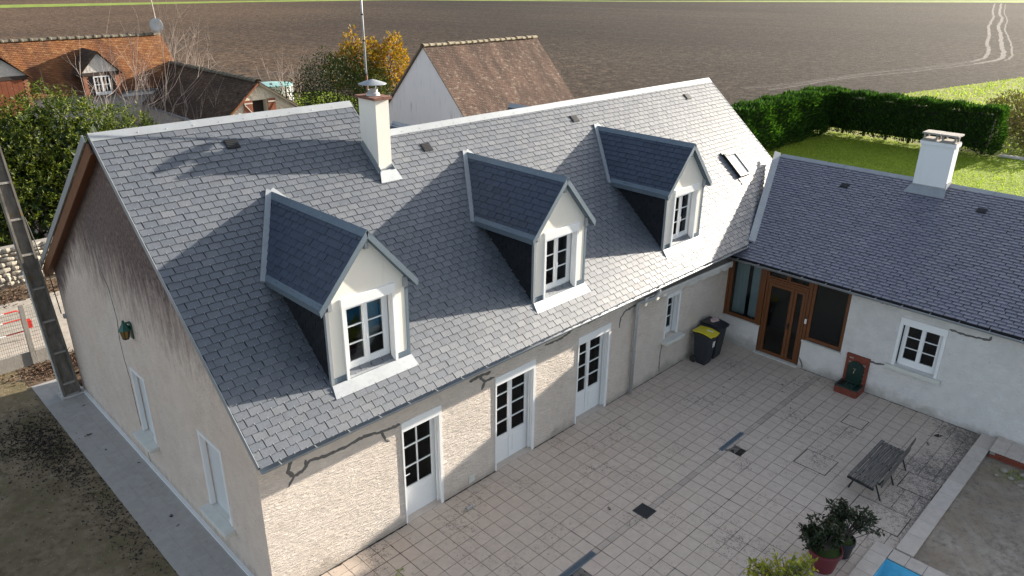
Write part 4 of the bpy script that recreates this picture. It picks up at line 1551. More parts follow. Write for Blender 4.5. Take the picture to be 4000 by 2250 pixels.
# gable windows, roller shutters down
for k, (u0, u1, z0, z1) in enumerate(GW):
    m = MB(gx_)
    m.box(u0 - .06, u0 + .010, -.012, .099, z0 + .02, z1 + .06).box(u1 - .010, u1 + .06, -.012, .075, z0 + .02, z1 + .06).box(u0 + .01, u1 - .01, -.011, .099, z1 - .01, z1 + .06)
    gw = m.build('window', 'white_paint', house)
    gw['label'] = ['shuttered gable window near the rear corner', 'shuttered gable window near the front corner'][k]
    n = int((z1 - z0) / .045)
    for i in range(n):
        MB(gx_).box(u0 + .03, u1 - .004, .10, .112, z0 + i * (z1 - z0) / n + .001, z0 + (i + 1) * (z1 - z0) / n - .001).build('shutter_slat', 'shutter_grey', gw, recalc=False)
    MB(gx_).box(u0 + .004, u0 + .03, .02, .12, z0, z1).build('shutter_rail', 'white_paint', gw)
    MB(gx_).box(u1 - .045, u1 - .005, .112, .135, z0, z1).build('shutter_rail', 'slate_under', gw)
    MB(gx_).hexa([(u0 - .13, -.20, z0 - .10), (u1 + .13, -.20, z0 - .10), (u1 + .13, .11, z0 - .10), (u0 - .13, .11, z0 - .10), (u0 - .13, -.20, z0 - .02), (u1 + .13, -.20, z0 - .02), (u1 + .13, .11, z0 + .01), (u0 - .13, .11, z0 + .01)]).build('sill', 'sill_stone', gw, bevel=.008)
    MB(gx_).box(u0 + .02, u0 + .10, .0, .09, z0 + .015, z0 + .10).build('sill_block', 'white_paint', gw)

plain('brick_cap', (.17, .075, .052), .9, vary=.4, scale=6)
# ---- chimney with rain cap
ch = MB().box(4.815, 5.14, 3.11, 3.70, 5.6, 7.525).build('chimney', 'render_cream', house)
ch['label'] = 'tall cream chimney with brick cap and metal rain hat'
MB().box(4.795, 5.16, 3.09, 3.13, 6.05, 6.09).build('drip_band', 'render_cream', ch)
for i in range(2):
    for j in range(4):
        MB().box(4.755 + i * .22, 4.755 + i * .22 + .214, 3.045 + j * .178, 3.045 + j * .178 + .172, 7.527, 7.580 + random.uniform(-.004, .004)).build('brick', 'brick_cap', ch)
MB().box(4.76, 5.19, 3.05, 3.75, 7.526, 7.568).build('brick_bed', 'brick_cap', ch)
MB().lathe([(.14, 7.58), (.13, 7.63), (.10, 7.64), (.10, 7.70), (.085, 7.70), (.085, 7.58)], (4.975, 3.40, 0), 18).build('flue', 'galvanised', ch, smooth=False)
MB().lathe([(.0, 7.905), (.14, 7.865), (.285, 7.815), (.285, 7.808), (.14, 7.855), (0, 7.89)], (4.975, 3.40, 0), 28).build('rain_cap', 'zinc', ch)
for k in range(3):
    a = k * 2.094 + .5
    MB().beam((4.975 + .10 * math.cos(a), 3.4 + .10 * math.sin(a), 7.66), (4.975 + .16 * math.cos(a), 3.4 + .16 * math.sin(a), 7.86), .018, .006, (math.cos(a), math.sin(a), 0)).build('cap_strut', 'galvanised', ch)
m = MB()
P = lambda x, y, h: tuple(Vector((x, y, zr(y))) + RN * h)
m.hexa([P(4.78, 3.11, .10), P(5.18, 3.11, .10), P(5.26, 2.93, .022), P(4.72, 2.93, .022), P(4.79, 3.11, .115), P(5.17, 3.11, .115), P(5.26, 2.93, .03), P(4.72, 2.93, .03)])
m.box(4.79, 5.165, 3.085, 3.109, zr(3.09) - .02, zr(3.09) + .13)
m.beam(P(4.805, 3.10, .0), P(4.805, 3.72, .0), .016, .14, tuple(RN))
m.beam(P(5.15, 3.10, .0), P(5.15, 3.72, .0), .016, .14, tuple(RN))
m.build('flashing', 'zinc', ch)
t = thing('antenna_mast', 'thin galvanised mast rising behind the chimney rain hat', 'mast', (5.06, 3.72, 6.6))
MB().tube([(5.06, 3.72, 6.6), (5.06, 3.72, 7.95)], .024, 10).build('lower_tube', 'rust', t, smooth=True)
MB().tube([(5.06, 3.72, 7.94), (5.05, 3.72, 9.2), (5.04, 3.72, 10.6)], .021, 10).build('upper_tube', 'galvanised', t, smooth=True)
for z in (7.94, 8.6, 9.1):
    MB().lathe([(.022, 0), (.028, .003), (.028, .03), (.022, .033)], (5.055, 3.72, z), 10).build('collar', 'black_plastic', t)

# ---- roof vents and skylight
for (x, y) in ((2.18, 4.09), (6.33, 3.43), (11.39, 3.45), (16.85, 3.48)):
    c = Vector((x, y, zr(y)))
    o_ = lambda u, v, n: tuple(c + Vector((u, 0, 0)) + RV * v + RN * n)
    m = MB(o_)
    m.box(-.13, .13, -.11, .11, .012, .030)
    rv = m.build('roof_vent', 'cap_dark', house)
    MB(o_).box(-.115, .115, -.10, .10, .031, .036).build('vent_hood', 'slate_under', rv)
    for k in range(5):
        MB(o_).box(-.10, .10, -.085 + k * .04, -.085 + k * .04 + .02, .037, .046).build('louvre', 'cap_dark', rv, recalc=False)
c = Vector((16.64, 1.42, zr(1.42)))
o_ = lambda u, v, n: tuple(c + Vector((u, 0, 0)) + RV * v + RN * n)
m = MB(o_)
W_, H_ = .31, .44
m.box(-W_, -W_ + .055, -H_, H_, .0, .105).box(W_ - .055, W_, -H_, H_, .0, .105).box(-W_ + .055, W_ - .055, -H_, -H_ + .07, .0, .10).box(-W_ + .055, W_ - .055, H_ - .10, H_, .0, .112)
sk = m.build('skylight', 'cap_dark', house, bevel=.006)
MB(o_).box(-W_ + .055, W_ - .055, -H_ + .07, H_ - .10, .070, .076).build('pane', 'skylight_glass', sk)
MB(o_).box(-W_ + .05, W_ - .05, -H_ + .06, H_ - .09, .060, .064).build('blind', 'white_paint', sk)
MB(o_).box(-W_ - .06, W_ + .06, -H_ - .22, -H_ - .004, .020, .030).build('apron', 'cap_dark', sk)
MB(o_).box(-W_ - .02, W_ + .02, H_ + .002, H_ + .08, .018, .06).build('hood', 'cap_dark', sk)

# ---- wall lantern, floor-level vent
t = thing('wall_lantern', 'green and amber lantern fixed to the stained gable wall', 'lamp', (-.02, 4.80, 3.35))
MB().box(-.03, -.002, 4.74, 4.86, 3.28, 3.62).build('backplate', 'lamp_green', t)
m = MB()
m.lathe([(.055, 3.32), (.085, 3.50)], (-.13, 4.80, 0), 6)
m.build('glass', 'lamp_glass', t)
for k in range(6):
    a = k * math.pi / 3
    MB().beam((-.13 + .056 * math.cos(a), 4.80 + .056 * math.sin(a), 3.315), (-.13 + .087 * math.cos(a), 4.80 + .087 * math.sin(a), 3.50), .012, .012, (math.cos(a), math.sin(a), .2)).build('bar', 'black_plastic', t)
MB().lathe([(0, 3.70), (.02, 3.69), (.03, 3.64), (.125, 3.50), (.10, 3.50), (0, 3.56)], (-.13, 4.80, 0), 6).build('hood', 'lamp_green', t)
MB().lathe([(0, 3.29), (.06, 3.30), (.06, 3.325), (0, 3.325)], (-.13, 4.80, 0), 6).build('base', 'black_plastic', t)
MB().beam((-.02, 4.80, 3.60), (-.13, 4.80, 3.62), .03, .03).build('arm', 'lamp_green', t)
wv = MB().box(4.41, 4.57, -.018, -.002, .09, .26).build('wall_vent', 'sill_stone', house, bevel=.004)
MB().box(4.44, 4.54, -.024, -.0185, .12, .23).build('vent_grille', 'sill_stone', wv)

# ---- retractable awning
t = thing('awning', 'rolled-in grey awning with scalloped valance under the eave by the corner', 'awning', (12, -.2, 2.6))
AY = -.20
az = lambda x: 2.66 - (x - 10.0) * .030
MB().hexa([(10.0, -.03, az(10) + .07), (14.1, -.03, az(14.1) + .07), (14.1, AY, az(14.1) + .02), (10.0, AY, az(10) + .02), (10.0, -.03, az(10) + .09), (14.1, -.03, az(14.1) + .09), (14.1, AY, az(14.1) + .03), (10.0, AY, az(10) + .03)]).build('canopy', 'awning_canopy', t)
MB().beam((9.99, AY - .02, az(9.99) - .02), (14.12, AY - .02, az(14.12) - .02), .04, .05).build('front_bar', 'awning_bar', t, bevel=.008)
m = MB()
n = 164
vs = []
for i in range(n + 1):
    x = 9.99 + (14.11 - 9.99) * i / n
    ph = (x - 9.98) / .36
    dd = AY - .03 - .014 * math.sin(x * 17) - .010 * math.sin(x * 7.3)
    vs += [(x, dd, az(x) - .02), (x, dd - .012 * math.sin(x * 11), az(x) - .135 - .022 * abs(math.sin(ph * math.pi)) - (.05 if x < 10.08 else 0) + .008 * math.sin(x * 5))]
m.add(vs, [(2 * i, 2 * i + 2, 2 * i + 3, 2 * i + 1) for i in range(n)])
m.build('valance', 'awning_cloth', t, smooth=True, recalc=False)
MB().tube([(10.0, -.06, 2.70), (14.0, -.06, 2.58)], .03, 10).build('roller', 'awning_bar', t)
for x in (10.25, 13.7):
    MB().tube([(x, -.05, 2.52), (x + .5, -.11, 2.52), (x, -.18, az(x))], .012, 8).build('arm', 'awning_bar', t)
MB().box(10.02, 10.12, -.16, -.004, 2.55, 2.74).build('wall_bracket', 'awning_bar', t)
# ------------------------------------------------------------------ low wing
wing = thing('house_wing', 'low wing with violet-grey slate roof and brown glazed entrance', 'house', (16.5, -5, 0))
wxf = lambda u, d, z: (xw + d, -u, z)           # u runs along -y, d into the building
WEND = 11.0
WIN = (4.736, 5.746, 1.021, 2.309)
m = MB(wxf)
wall_cells(m, 3.47, WEND, -.1, 2.72, [WIN], .24)
m.build('front_wall', 'plaster_wing', wing, recalc=False)
m = MB(wxf)
wall_cells(m, .0, 1.16, -.1, .80, [], 0)
m.poly([(1.16, 0, -.1), (1.16, .22, -.1), (1.16, .22, .80), (1.16, 0, .80)])
m.build('low_wall', 'plaster_wing', wing, recalc=False)
m = MB(wxf)
wall_cells(m, 2.42, 3.47, -.1, .82, [], 0)
m.poly([(2.42, 0, -.1), (2.42, .22, -.1), (2.42, .22, .82), (2.42, 0, .82)])
m.poly([(3.47, 0, .82), (3.47, .22, .82), (3.47, .22, 2.72), (3.47, 0, 2.72)])
m.build('low_wall', 'plaster_wing', wing, recalc=False)
m = MB()
m.poly([(14.34, -WEND, -.1), (22.6, -WEND, -.1), (22.6, -WEND, 3.0), (L, -WEND, Hw - .1), (14.34, -WEND, 2.7)])
m.poly([(22.6, -WEND, -.1), (22.6, 0, -.1), (22.6, 0, 3), (22.6, -WEND, 3)])
m.build('rear_wall', 'plaster_old', wing, recalc=False)
MB().box(14.75, 22.4, -WEND + .1, -.05, -.02, .01).build('floor', 'interior_floor', wing)
MB().poly([(16.2, -.1, 0), (16.2, -WEND + .2, 0), (16.2, -WEND + .2, 2.7), (16.2, -.1, 2.7)]).poly([(14.5, -3.6, 0), (16.2, -3.6, 0), (16.2, -3.6, 2.7), (14.5, -3.6, 2.7)]).poly([(14.4, 0.02, 0), (16.2, 0.02, 0), (16.2, 0.02, 2.7), (14.4, 0.02, 2.7)]).build('partition_wall', 'interior_dark', wing, recalc=False)
MB().poly([(14.4, .02, 2.71), (16.2, .02, 2.71), (16.2, -WEND, 2.71), (14.4, -WEND, 2.71)]).build('ceiling', 'interior_dark', wing, recalc=False)
# roof
cB, sB_ = 1 / math.hypot(1, Tb), Tb / math.hypot(1, Tb)
WV = Vector((cB, 0, sB_))
WN = Vector((-sB_, 0, cB))
zw = lambda x: Hwe + (x - xwe) * Tb
yv = lambda x: -eo + (x - xv) / (L - xv) * (yw + eo)
m = MB()
ol = [(xwe, .0), (xv - .35, .0), (xv, -eo + .02), (L, yw), (L, -WEND - .2), (xwe, -WEND - .2)]
m.poly([(x, y, zw(x) - .014) for x, y in ol])
m.poly([(x, y, zw(x) - .11) for x, y in ol])
for i in range(len(ol)):
    a, b = ol[i], ol[(i + 1) % len(ol)]
    m.poly([(a[0], a[1], zw(a[0]) - .014), (b[0], b[1], zw(b[0]) - .014), (b[0], b[1], zw(b[0]) - .11), (a[0], a[1], zw(a[0]) - .11)])
wroof = m.build('roof', 'slate_under', wing, recalc=False)
MB().poly([(L, yw, Hw), (L, -WEND - .2, Hw), (23.0, -WEND - .2, Hw - 4.3 * .42), (23.0, 0, Hw - 4.3 * .42), (L, 0.2, Hw)]).build('rear_slope', 'slate_violet', wing, recalc=False)
wl = (L - xwe) / cB
# u = -y; valley half-plane in (u, v): stay right of the valley line
A_, B_ = Vector((-(-eo), (xv - xwe) / cB)), Vector((-yw, wl))
dv = (B_ - A_).normalized()
nv = Vector((-dv.y, dv.x))
if nv.dot(Vector((3, 1)) - A_) > 0:
    nv = -nv
hp = (nv.x, nv.y, nv.dot(A_) - .05)
fakeU = Vector((0, -1, 0))
# above the main eave the valley bounds the slates; below it they run on under the main eave
up = Slates((xwe, 0, Hwe), fakeU, WV, .235, .110, [hp, (1, 0, WEND + .2), (0, 1, wl - .02)], (-yw, 8.6), (-.03, wl - .02), gap=.018, th=.020, lift=.030)
vcut = (xv - xwe) / cB
dn = Slates((xwe, 0, Hwe), fakeU, WV, .235, .110, [(-1, 0, .02), (1, 0, WEND + .2)], (0, 8.6), (-.03, vcut), gap=.018, th=.020, lift=.030)
up.items = [it for it in up.items if it[1] >= vcut - .11]
dn.items = [it for it in dn.items if it[1] < vcut - .11]
wg = [(up, 0), (dn, 1)]
rank = sorted(((st.size(it), k, i) for st, k in wg for i, it in enumerate(st.items)), reverse=True)[:300]
chosen = {(k, i) for _, k, i in rank}
for st, k in wg:
    st.singles('slate', 'slate_violet', wroof, [it for i, it in enumerate(st.items) if (k, i) in chosen])
    st.field('slate_field', 'slate_violet', wroof, [it for i, it in enumerate(st.items) if (k, i) not in chosen])
# ridge flashing, valley, gutter
n = 6
for i in range(n):
    a, b = yw - .16 - (yw - .1 + WEND) * i / n, yw - .16 - (yw - .1 + WEND) * (i + 1) / n - .02
    MB().hexa([(L - .13, a, Hw - .13 * Tb + .02), (L - .13, b, Hw - .13 * Tb + .02), (L + .02, b, Hw + .026), (L + .02, a, Hw + .026), (L - .13, a, Hw - .13 * Tb + .032), (L - .13, b, Hw - .13 * Tb + .032), (L + .02, b, Hw + .045), (L + .02, a, Hw + .045)]).hexa([(L + .022, a, Hw - .03), (L + .022, b, Hw - .03), (L + .18, b, Hw - .10), (L + .18, a, Hw - .10), (L + .022, a, Hw + .04), (L + .022, b, Hw + .04), (L + .18, b, Hw - .06), (L + .18, a, Hw - .06)]).build('ridge_cap', 'zinc', wing)
p0, p1 = Vector((xv - .02, -eo - .02, He + .0)), Vector((L + .03, yw + .03, Hw + .02))
dd = (p1 - p0).normalized()
nn = (RN + WN).normalized()
sd = dd.cross(nn).normalized()
m = MB()
m.hexa([tuple(p) for p in (p0 - sd * .10 + nn * .005, p0 + sd * .10 + nn * .005, p1 + sd * .10 + nn * .005, p1 - sd * .10 + nn * .005, p0 - sd * .10 + nn * .06, p0 + sd * .10 + nn * .06, p1 + sd * .10 + nn * .06, p1 - sd * .10 + nn * .06)])
m.build('valley_flashing', 'zinc', wing)
gutter((xwe - .05, -.10, Hwe - .05), (xwe - .05, -WEND, Hwe - .05), .062, wing, (-1, 0, 0))
MB().box(xwe + .03, xwe + .055, -WEND, -.02, Hwe - .15, Hwe - .02).build('fascia', 'soffit_brown', wing)
MB().box(xwe + .056, xw, -WEND, -.02, Hwe - .10, Hwe - .075).build('eave_soffit', 'soffit_brown', wing)
for (x, y) in ((17.83, -1.48), (17.89, -5.04)):
    c = Vector((x, y, zw(x)))
    o_ = lambda u, v, n: tuple(c + Vector((0, -u, 0)) + WV * v + WN * n)
    rv = MB(o_).box(-.12, .12, -.10, .10, .012, .034).build('roof_vent', 'cap_dark', wing)
    for k in range(4):
        MB(o_).box(-.10, .10, -.08 + k * .045, -.08 + k * .045 + .022, .035, .046).build('louvre', 'cap_dark', rv, recalc=False)

# chimney of the wing with two concrete cowls
ch = MB().box(18.30, 18.70, -3.965, -3.125, 4.2, 5.70).build('chimney', 'render_white', wing)
ch['label'] = 'white chimney with two old concrete cowls'
MB().box(18.27, 18.73, -4.0, -3.09, 5.702, 5.80).build('crown', 'render_white', ch, bevel=.01)
MB().box(18.275, 18.725, -3.99, -3.10, 5.802, 5.825).build('crown_top', 'concrete_old', ch)
for yc in (-3.31, -3.77):
    for sx in (18.33, 18.64):
        for sy in (-.17, .13):
            MB().box(sx, sx + .05, yc + sy, yc + sy + .045, 5.826, 5.985).build('cowl_post', 'concrete_old', ch)
    MB().box(18.34, 18.68, yc - .15, yc + .15, 5.826, 5.87).build('cowl_collar', 'concrete_old', ch)
    MB().hexa([(18.26, yc - .24, 5.986), (18.76, yc - .24, 5.99), (18.76, yc + .215, 5.99), (18.26, yc + .215, 5.986), (18.27, yc - .235, 6.03), (18.75, yc - .235, 6.035), (18.75, yc + .21, 6.03), (18.27, yc + .21, 6.03)]).build('cowl_slab', 'concrete_old', ch, bevel=.008)
m = MB()
zc = zw(18.30)
m.hexa([(18.29, -4.0, zc + .10), (18.29, -3.09, zc + .10), (18.05, -3.0, zw(18.05) + .025), (18.05, -4.06, zw(18.05) + .025), (18.29, -4.0, zc + .115), (18.29, -3.09, zc + .115), (18.05, -3.0, zw(18.05) + .034), (18.05, -4.06, zw(18.05) + .034)])
m.box(18.285, 18.298, -3.98, -3.11, zc, zc + .15)
m.box(18.30, 18.72, -3.98, -3.968, zc, zw(18.7) + .12)
m.build('flashing', 'zinc', ch)

# window with roller-shutter box
u0, u1, z0, z1 = WIN
m = MB(wxf).box(u0 + .06, u0 + .11, .14, .22, z0 + .12, z1 - .18).box(u1 - .11, u1 - .06, .14, .22, z0 + .12, z1 - .18).box(u0 + .06, u1 - .06, .141, .219, z0, z0 + .13)
ww = m.build('window', 'white_pvc', wing)
ww['label'] = 'white two-leaf window with six panes in all'
MB(wxf).box(u0 - .02, u1 + .02, -.03, .12, z1 - .18, z1 + .0).build('shutter_box', 'white_pvc', ww, bevel=.006)
for a, b in ((u0 - .02, u0 + .05), (u1 - .05, u1 + .02)):
    MB(wxf).box(a, b, -.028, .06, z0 - .0, z1 - .181).build('shutter_rail', 'white_pvc', ww)
c = (u0 + u1) / 2
for a, b in ((u0 + .11, c), (c, u1 - .11)):
    sash(wxf, a, b, z0 + .13, z1 - .18, .13, 1, 3, ww, .05)
MB(wxf).box(c - .035, c + .035, .112, .129, z0 + .13, z1 - .2).build('mullion', 'white_pvc', ww)
MB(wxf).box(u0 - .14, u1 + .13, -.10, .13, z0 - .11, z0 - .005).build('sill', 'sill_stone', ww, bevel=.008)
for c_, w_ in (([(3.98, 2.64), (4.07, 2.53), (4.27, 2.52), (4.52, 2.53)], .045), ([(5.77, 2.34), (6.06, 2.32), (6.6, 2.35), (6.62, 2.46)], .05), ([(4.18, .87), (4.42, .89), (4.6, .94)], .05), ([(2.44, .30), (2.52, .18), (2.56, .03)], .04)):
    crack(wing, wxf, c_, w_)

# glazed brown entrance
m = MB(wxf)
ent = m.box(.0, .06, .03, .13, .80, 2.64).box(.06, 3.47, .03, .13, 2.60, 2.66).build('entrance_frame', 'oak_brown', wing)
ent['label'] = 'brown framed glazed entrance with door and two side panels'
def panel(u0, u1, z0, z1, par, fr=.075, d=.05, th=.07, mat='oak_brown', nm='panel_frame'):
    m = MB(wxf)
    m.box(u0, u0 + fr, d, d + th, z0, z1).box(u1 - fr, u1, d, d + th, z0, z1).box(u0 + fr, u1 - fr, d + .001, d + th - .001, z0, z0 + fr).box(u0 + fr, u1 - fr, d + .001, d + th - .001, z1 - fr, z1)
    m.build(nm, mat, par)
    MB(wxf).box(u0 + fr, u1 - fr, d + .03, d + .038, z0 + fr, z1 - fr).build('pane', 'glass', par)
panel(.07, 1.06, .82, 2.60, ent, .085)
panel(2.47, 3.46, .86, 2.60, ent, .085)
MB(wxf).box(1.065, 1.16, .02, .15, .02, 2.60).build('post', 'oak_brown', ent, bevel=.006)
MB(wxf).box(2.385, 2.465, .02, .15, .02, 2.60).build('post', 'oak_brown', ent, bevel=.006)
MB(wxf).box(1.165, 2.38, .03, .14, 2.25, 2.30).build('transom', 'oak_brown', ent)
panel(1.165, 1.76, 2.305, 2.595, ent, .05)
panel(1.77, 2.38, 2.305, 2.595, ent, .05)
# door leaf: wide pane, narrow side light
MB(wxf).box(1.18, 1.24, .035, .12, .04, 2.24).box(2.31, 2.37, .035, .12, .04, 2.24).box(1.24, 2.31, .036, .119, 2.17, 2.24).build('door_frame', 'oak_brown', ent)
panel(1.25, 1.98, .05, 2.16, ent, .085, .04, .06, nm='door_leaf')
panel(1.99, 2.30, .05, 2.16, ent, .075, .042, .06, nm='side_leaf')
MB(wxf).box(1.955, 1.975, .0, .04, .98, 1.16).build('handle_plate', 'black_plastic', ent)
MB(wxf).tube([(1.965, .03, 1.10), (1.965, -.03, 1.10), (1.88, -.03, 1.10)], .010, 8).build('handle', 'black_plastic', ent)
MB(wxf).box(1.14, 2.42, -.08, .12, .004, .028).build('threshold', 'sill_stone', ent)
MB(wxf).box(-.0, 1.17, -.035, .05, .78, .815).build('low_wall_sill', 'sill_stone', ent)
MB(wxf).box(2.41, 3.50, -.035, .05, .80, .84).build('low_wall_sill', 'sill_stone', ent)
MB(wxf).box(2.40, 2.45, -.005, .019, 1.32, 1.46).build('doorbell', 'sticker_white', ent)
MB(wxf).box(2.402, 2.448, -.004, .019, 1.461, 1.50).build('doorbell_hood', 'black_plastic', ent)
curtain(wxf, .12, .50, .85, 2.58, .30, ent, 'curtain_blue', .03, 18)
curtain(wxf, .62, 1.05, .85, 2.58, .30, ent, 'curtain_blue', .03, 18)
t = thing('wall_bulb', 'small white round lamp under the wing gutter beside the entrance', 'lamp', (14.3, -3.65, 2.62))
MB(wxf).lathe([(0, -.06), (.035, -.05), (.05, -.01), (.045, .03), (0, .045)], (3.66, -.05, 2.63), 12).build('globe', 'sticker_white', t, smooth=True)
MB(wxf).box(3.64, 3.68, -.04, -.002, 2.64, 2.68).build('mount', 'sticker_white', t)
# ------------------------------------------------------------------ courtyard objects
def wheelie_bin(name, label, x, y, lidmat, k=1.0):
    """two-wheeled bin, front towards -y; x, y = centre of the foot"""
    t = thing(name, label, 'bin', (x, y, 0), 'wheeled bins by the entrance')
    xf = lambda a, b, c: (x + a, y + b, c)
    m = MB(xf)
    wb, wt, db, dt, zt = .155 * k, .195 * k, .19 * k, .25 * k, .90 * k
    m.hexa([(-wb, -db, .05), (wb, -db, .05), (wb, db, .05), (-wb, db, .05), (-wt, -dt - .02, zt), (wt, -dt - .02, zt), (wt, dt, zt), (-wt, dt, zt)])
    m.build('body', 'bin_plastic', t, bevel=.03)
    MB(xf).box(-.14, .14, -.16, .10, .0, .052).build('foot', 'bin_plastic', t)
    m = MB(xf)
    m.box(-wt - .02, wt + .02, -dt - .05, dt + .02, zt - .05, zt + .012)
    m.build('rim', 'bin_plastic', t, bevel=.012)
    m = MB(xf)
    n = 8
    vs = []
    for i in range(n + 1):
        s = i / n
        yy = -dt - .06 + s * (2 * dt + .09)
        zz = zt + .03 + .035 * math.sin(math.pi * min(1, s * 1.1)) + .03 * s
        vs += [(-wt - .025, yy, zz), (wt + .025, yy, zz)]
    m.add(vs + [(a, b, c - .03) for a, b, c in vs], [(2 * i, 2 * i + 1, 2 * i + 3, 2 * i + 2) for i in range(n)] + [(2 * i + 2 * n + 2, 2 * i + 2 * n + 4, 2 * i + 2 * n + 5, 2 * i + 2 * n + 3) for i in range(n)]
          + [(2 * i, 2 * i + 2, 2 * i + 2 * n + 4, 2 * i + 2 * n + 2) for i in range(n)] + [(2 * i + 1, 2 * i + 2 * n + 3, 2 * i + 2 * n + 5, 2 * i + 3) for i in range(n)] + [(0, 2 * n + 2, 2 * n + 3, 1), (2 * n, 2 * n + 1, 4 * n + 3, 4 * n + 2)])
    lid = m.build('lid', lidmat, t, bevel=.008)
    MB(xf).box(-.09, .09, -dt - .085, -dt - .061, zt + .0, zt + .03).build('lid_grip', lidmat, lid)
    MB(xf).tube([(-.16, dt + .06, zt - .0), (.16, dt + .06, zt - .0)], .016, 8).build('handle', 'bin_plastic', t)
    for s in (-1, 1):
        MB(xf).box(s * .15 - .02, s * .15 + .02, dt + .0, dt + .075, zt - .03, zt + .03).build('hinge', 'bin_plastic', t)
        m = MB(lambda a, b, c: (x + s * .175 + c, y + .19 + a, .10 + b))
        m.lathe([(.0, -.025), (.06, -.025), (.10, -.022), (.10, .022), (.06, .025), (0, .025)], (0, 0, 0), 20)
        w = m.build('wheel', 'black_plastic', t)
        m = MB(lambda a, b, c: (x + s * .175 + c, y + .19 + a, .10 + b))
        m.lathe([(.055, s * .026), (.065, s * .030), (.075, s * .026)], (0, 0, 0), 20)
        m.build('wheel_rim', 'cast_iron', w)
    return t, xf


b1, xf = wheelie_bin('wheeled_bin', 'dark wheeled bin with a bright yellow lid in front of the black one', 12.70, -.44, 'yellow_plastic')
MB(xf).box(.02, .075, -.20, -.02, .972, .980).build('lid_sticker', 'sticker_white', b1)
MB(xf).hexa([(.03, -.243, .52), (.13, -.243, .52), (.13, -.225, .52), (.03, -.225, .52), (.03, -.260, .70), (.13, -.260, .70), (.13, -.24, .70), (.03, -.24, .70)]).build('sticker', 'sticker_white', b1)
b2, xf = wheelie_bin('wheeled_bin', 'all-black wheeled bin behind the yellow-lidded bin, cloth on its lid', 13.20, -.40, 'bin_plastic', 1.1)
b2.children[0].name = 'body'
t = MB()
for k in range(3):
    a = .0
rag = bpy.data.meshes.new('cloth')
bm = bmesh.new()
bmesh.ops.create_uvsphere(bm, u_segments=18, v_segments=12, radius=1)
for v in bm.verts:
    n_ = 1 + .28 * math.sin(5 * v.co.x + 3 * v.co.y) * math.cos(4 * v.co.y + 1) + .12 * math.sin(11 * v.co.x * v.co.y + 4)
    v.co = Vector((v.co.x * .15 * n_, v.co.y * .10 * n_, max(-.02, v.co.z * .055 * n_)))
bm.to_mesh(rag)
bm.free()
rag.materials.append(M['rag_pink'])
for p_ in rag.polygons:
    p_.use_smooth = True
o = link('rag', rag)
o.location = (13.26, -.36, 1.075)
tag(o, 'crumpled pinkish cloth lying on the black bin lid', 'cloth')

# wall fountain: red brick surround, green cast-iron back plate and basin
ft = thing('wall_fountain', 'green cast-iron wall fountain in a red brick surround under the window', 'fountain', (14.1, -3.95, 0))
FX, FY0, FY1 = 14.30, -4.24, -3.66
MB().box(FX, 14.337, FY0 + .01, FY1 - .01, .0, .93).build('brick_bed', 'brick_joint', ft)
bh = .058
for r_ in range(15):
    z = .01 + r_ * (bh + .004)
    if r_ == 14:
        for k in range(5):
            y0 = FY0 + k * .117
            MB().box(FX - .035, 14.336, y0 + .003, y0 + .113, z, z + .07).build('brick', 'brick_red', ft)
        continue
    off = .06 if r_ % 2 else 0
    for y0, y1 in ((FY0, FY0 + .13 - off), (FY1 - .13 + off, FY1)):
        MB().box(FX - .03, 14.3365, y0 + .003, y1 - .003, z, z + bh).build('brick', 'brick_red', ft)
    if r_ in (12, 13):
        for k in range(3):
            MB().box(FX - .028, FX + .02, FY0 + .13 - off + k * .11 + .003, FY0 + .13 - off + k * .11 + .107, z, z + bh).build('brick', 'brick_red', ft)
# back plate with arched head
def arch(w, z0, zs, n=12, c=-3.95):
    pts = [(c - w, z0), (c + w, z0), (c + w, zs)]
    for k in range(1, n):
        a = math.pi * k / n
        pts.append((c + w * math.cos(a), zs + w * .9 * math.sin(a)))
    return pts + [(c - w, zs)]


MB().prism([(14.262, y, z) for y, z in arch(.20, .19, .62)], (-.035, 0, 0)).build('back_plate', 'green_iron', ft)
MB().prism([(14.226, y, z) for y, z in arch(.165, .24, .61)], (-.012, 0, 0)).build('relief', 'green_iron', ft)
MB().tube([(14.225, -3.95, .55), (14.16, -3.95, .55), (14.13, -3.95, .50)], .014, 8).build('tap', 'brass', ft, smooth=True)
MB().tube([(14.18, -3.95, .55), (14.18, -3.95, .61)], .008, 8).build('tap_stem', 'brass', ft)
MB().box(14.168, 14.192, -3.985, -3.915, .605, .62).build('tap_handle', 'brass', ft)
for r_ in range(3):
    z = .002 + r_ * .062
    off = .0 if r_ % 2 else .06
    y = FY0 + .005
    while y < FY1 - .02:
        y1 = min(y + .12 - off, FY1 - .005)
        MB().box(13.80, 13.84, y + .002, y1 - .002, z, z + .057).build('brick', 'brick_red', ft)
        y, off = y1, 0
    for yy in (FY0, FY1 - .04):
        x = 13.842
        while x < 14.28:
            x1 = min(x + .12, 14.29)
            MB().box(x + .002, x1 - .002, yy, yy + .04, z, z + .057).build('brick', 'brick_red', ft)
            x = x1
MB().box(13.84, 14.29, FY0 + .042, FY1 - .042, .0, .15).build('basin_fill', 'green_iron', ft)
m = MB()
m.box(13.79, 13.84, FY0 - .005, FY1 + .005, .19, .225).box(13.84, 14.225, FY0 - .004, FY0 + .045, .19, .224).box(13.84, 14.225, FY1 - .045, FY1 + .004, .19, .224)
m.build('basin_rim', 'green_iron', ft, bevel=.008)
MB().box(13.845, 14.22, -4.06, -4.045, .17, .20).box(13.845, 14.22, -3.855, -3.84, .17, .20).build('grate_bar', 'green_iron_light', ft)
MB().lathe([(.055, .185), (.07, .195), (.085, .185)], (14.02, -3.95, 0), 18).build('grate_ring', 'green_iron_light', ft)

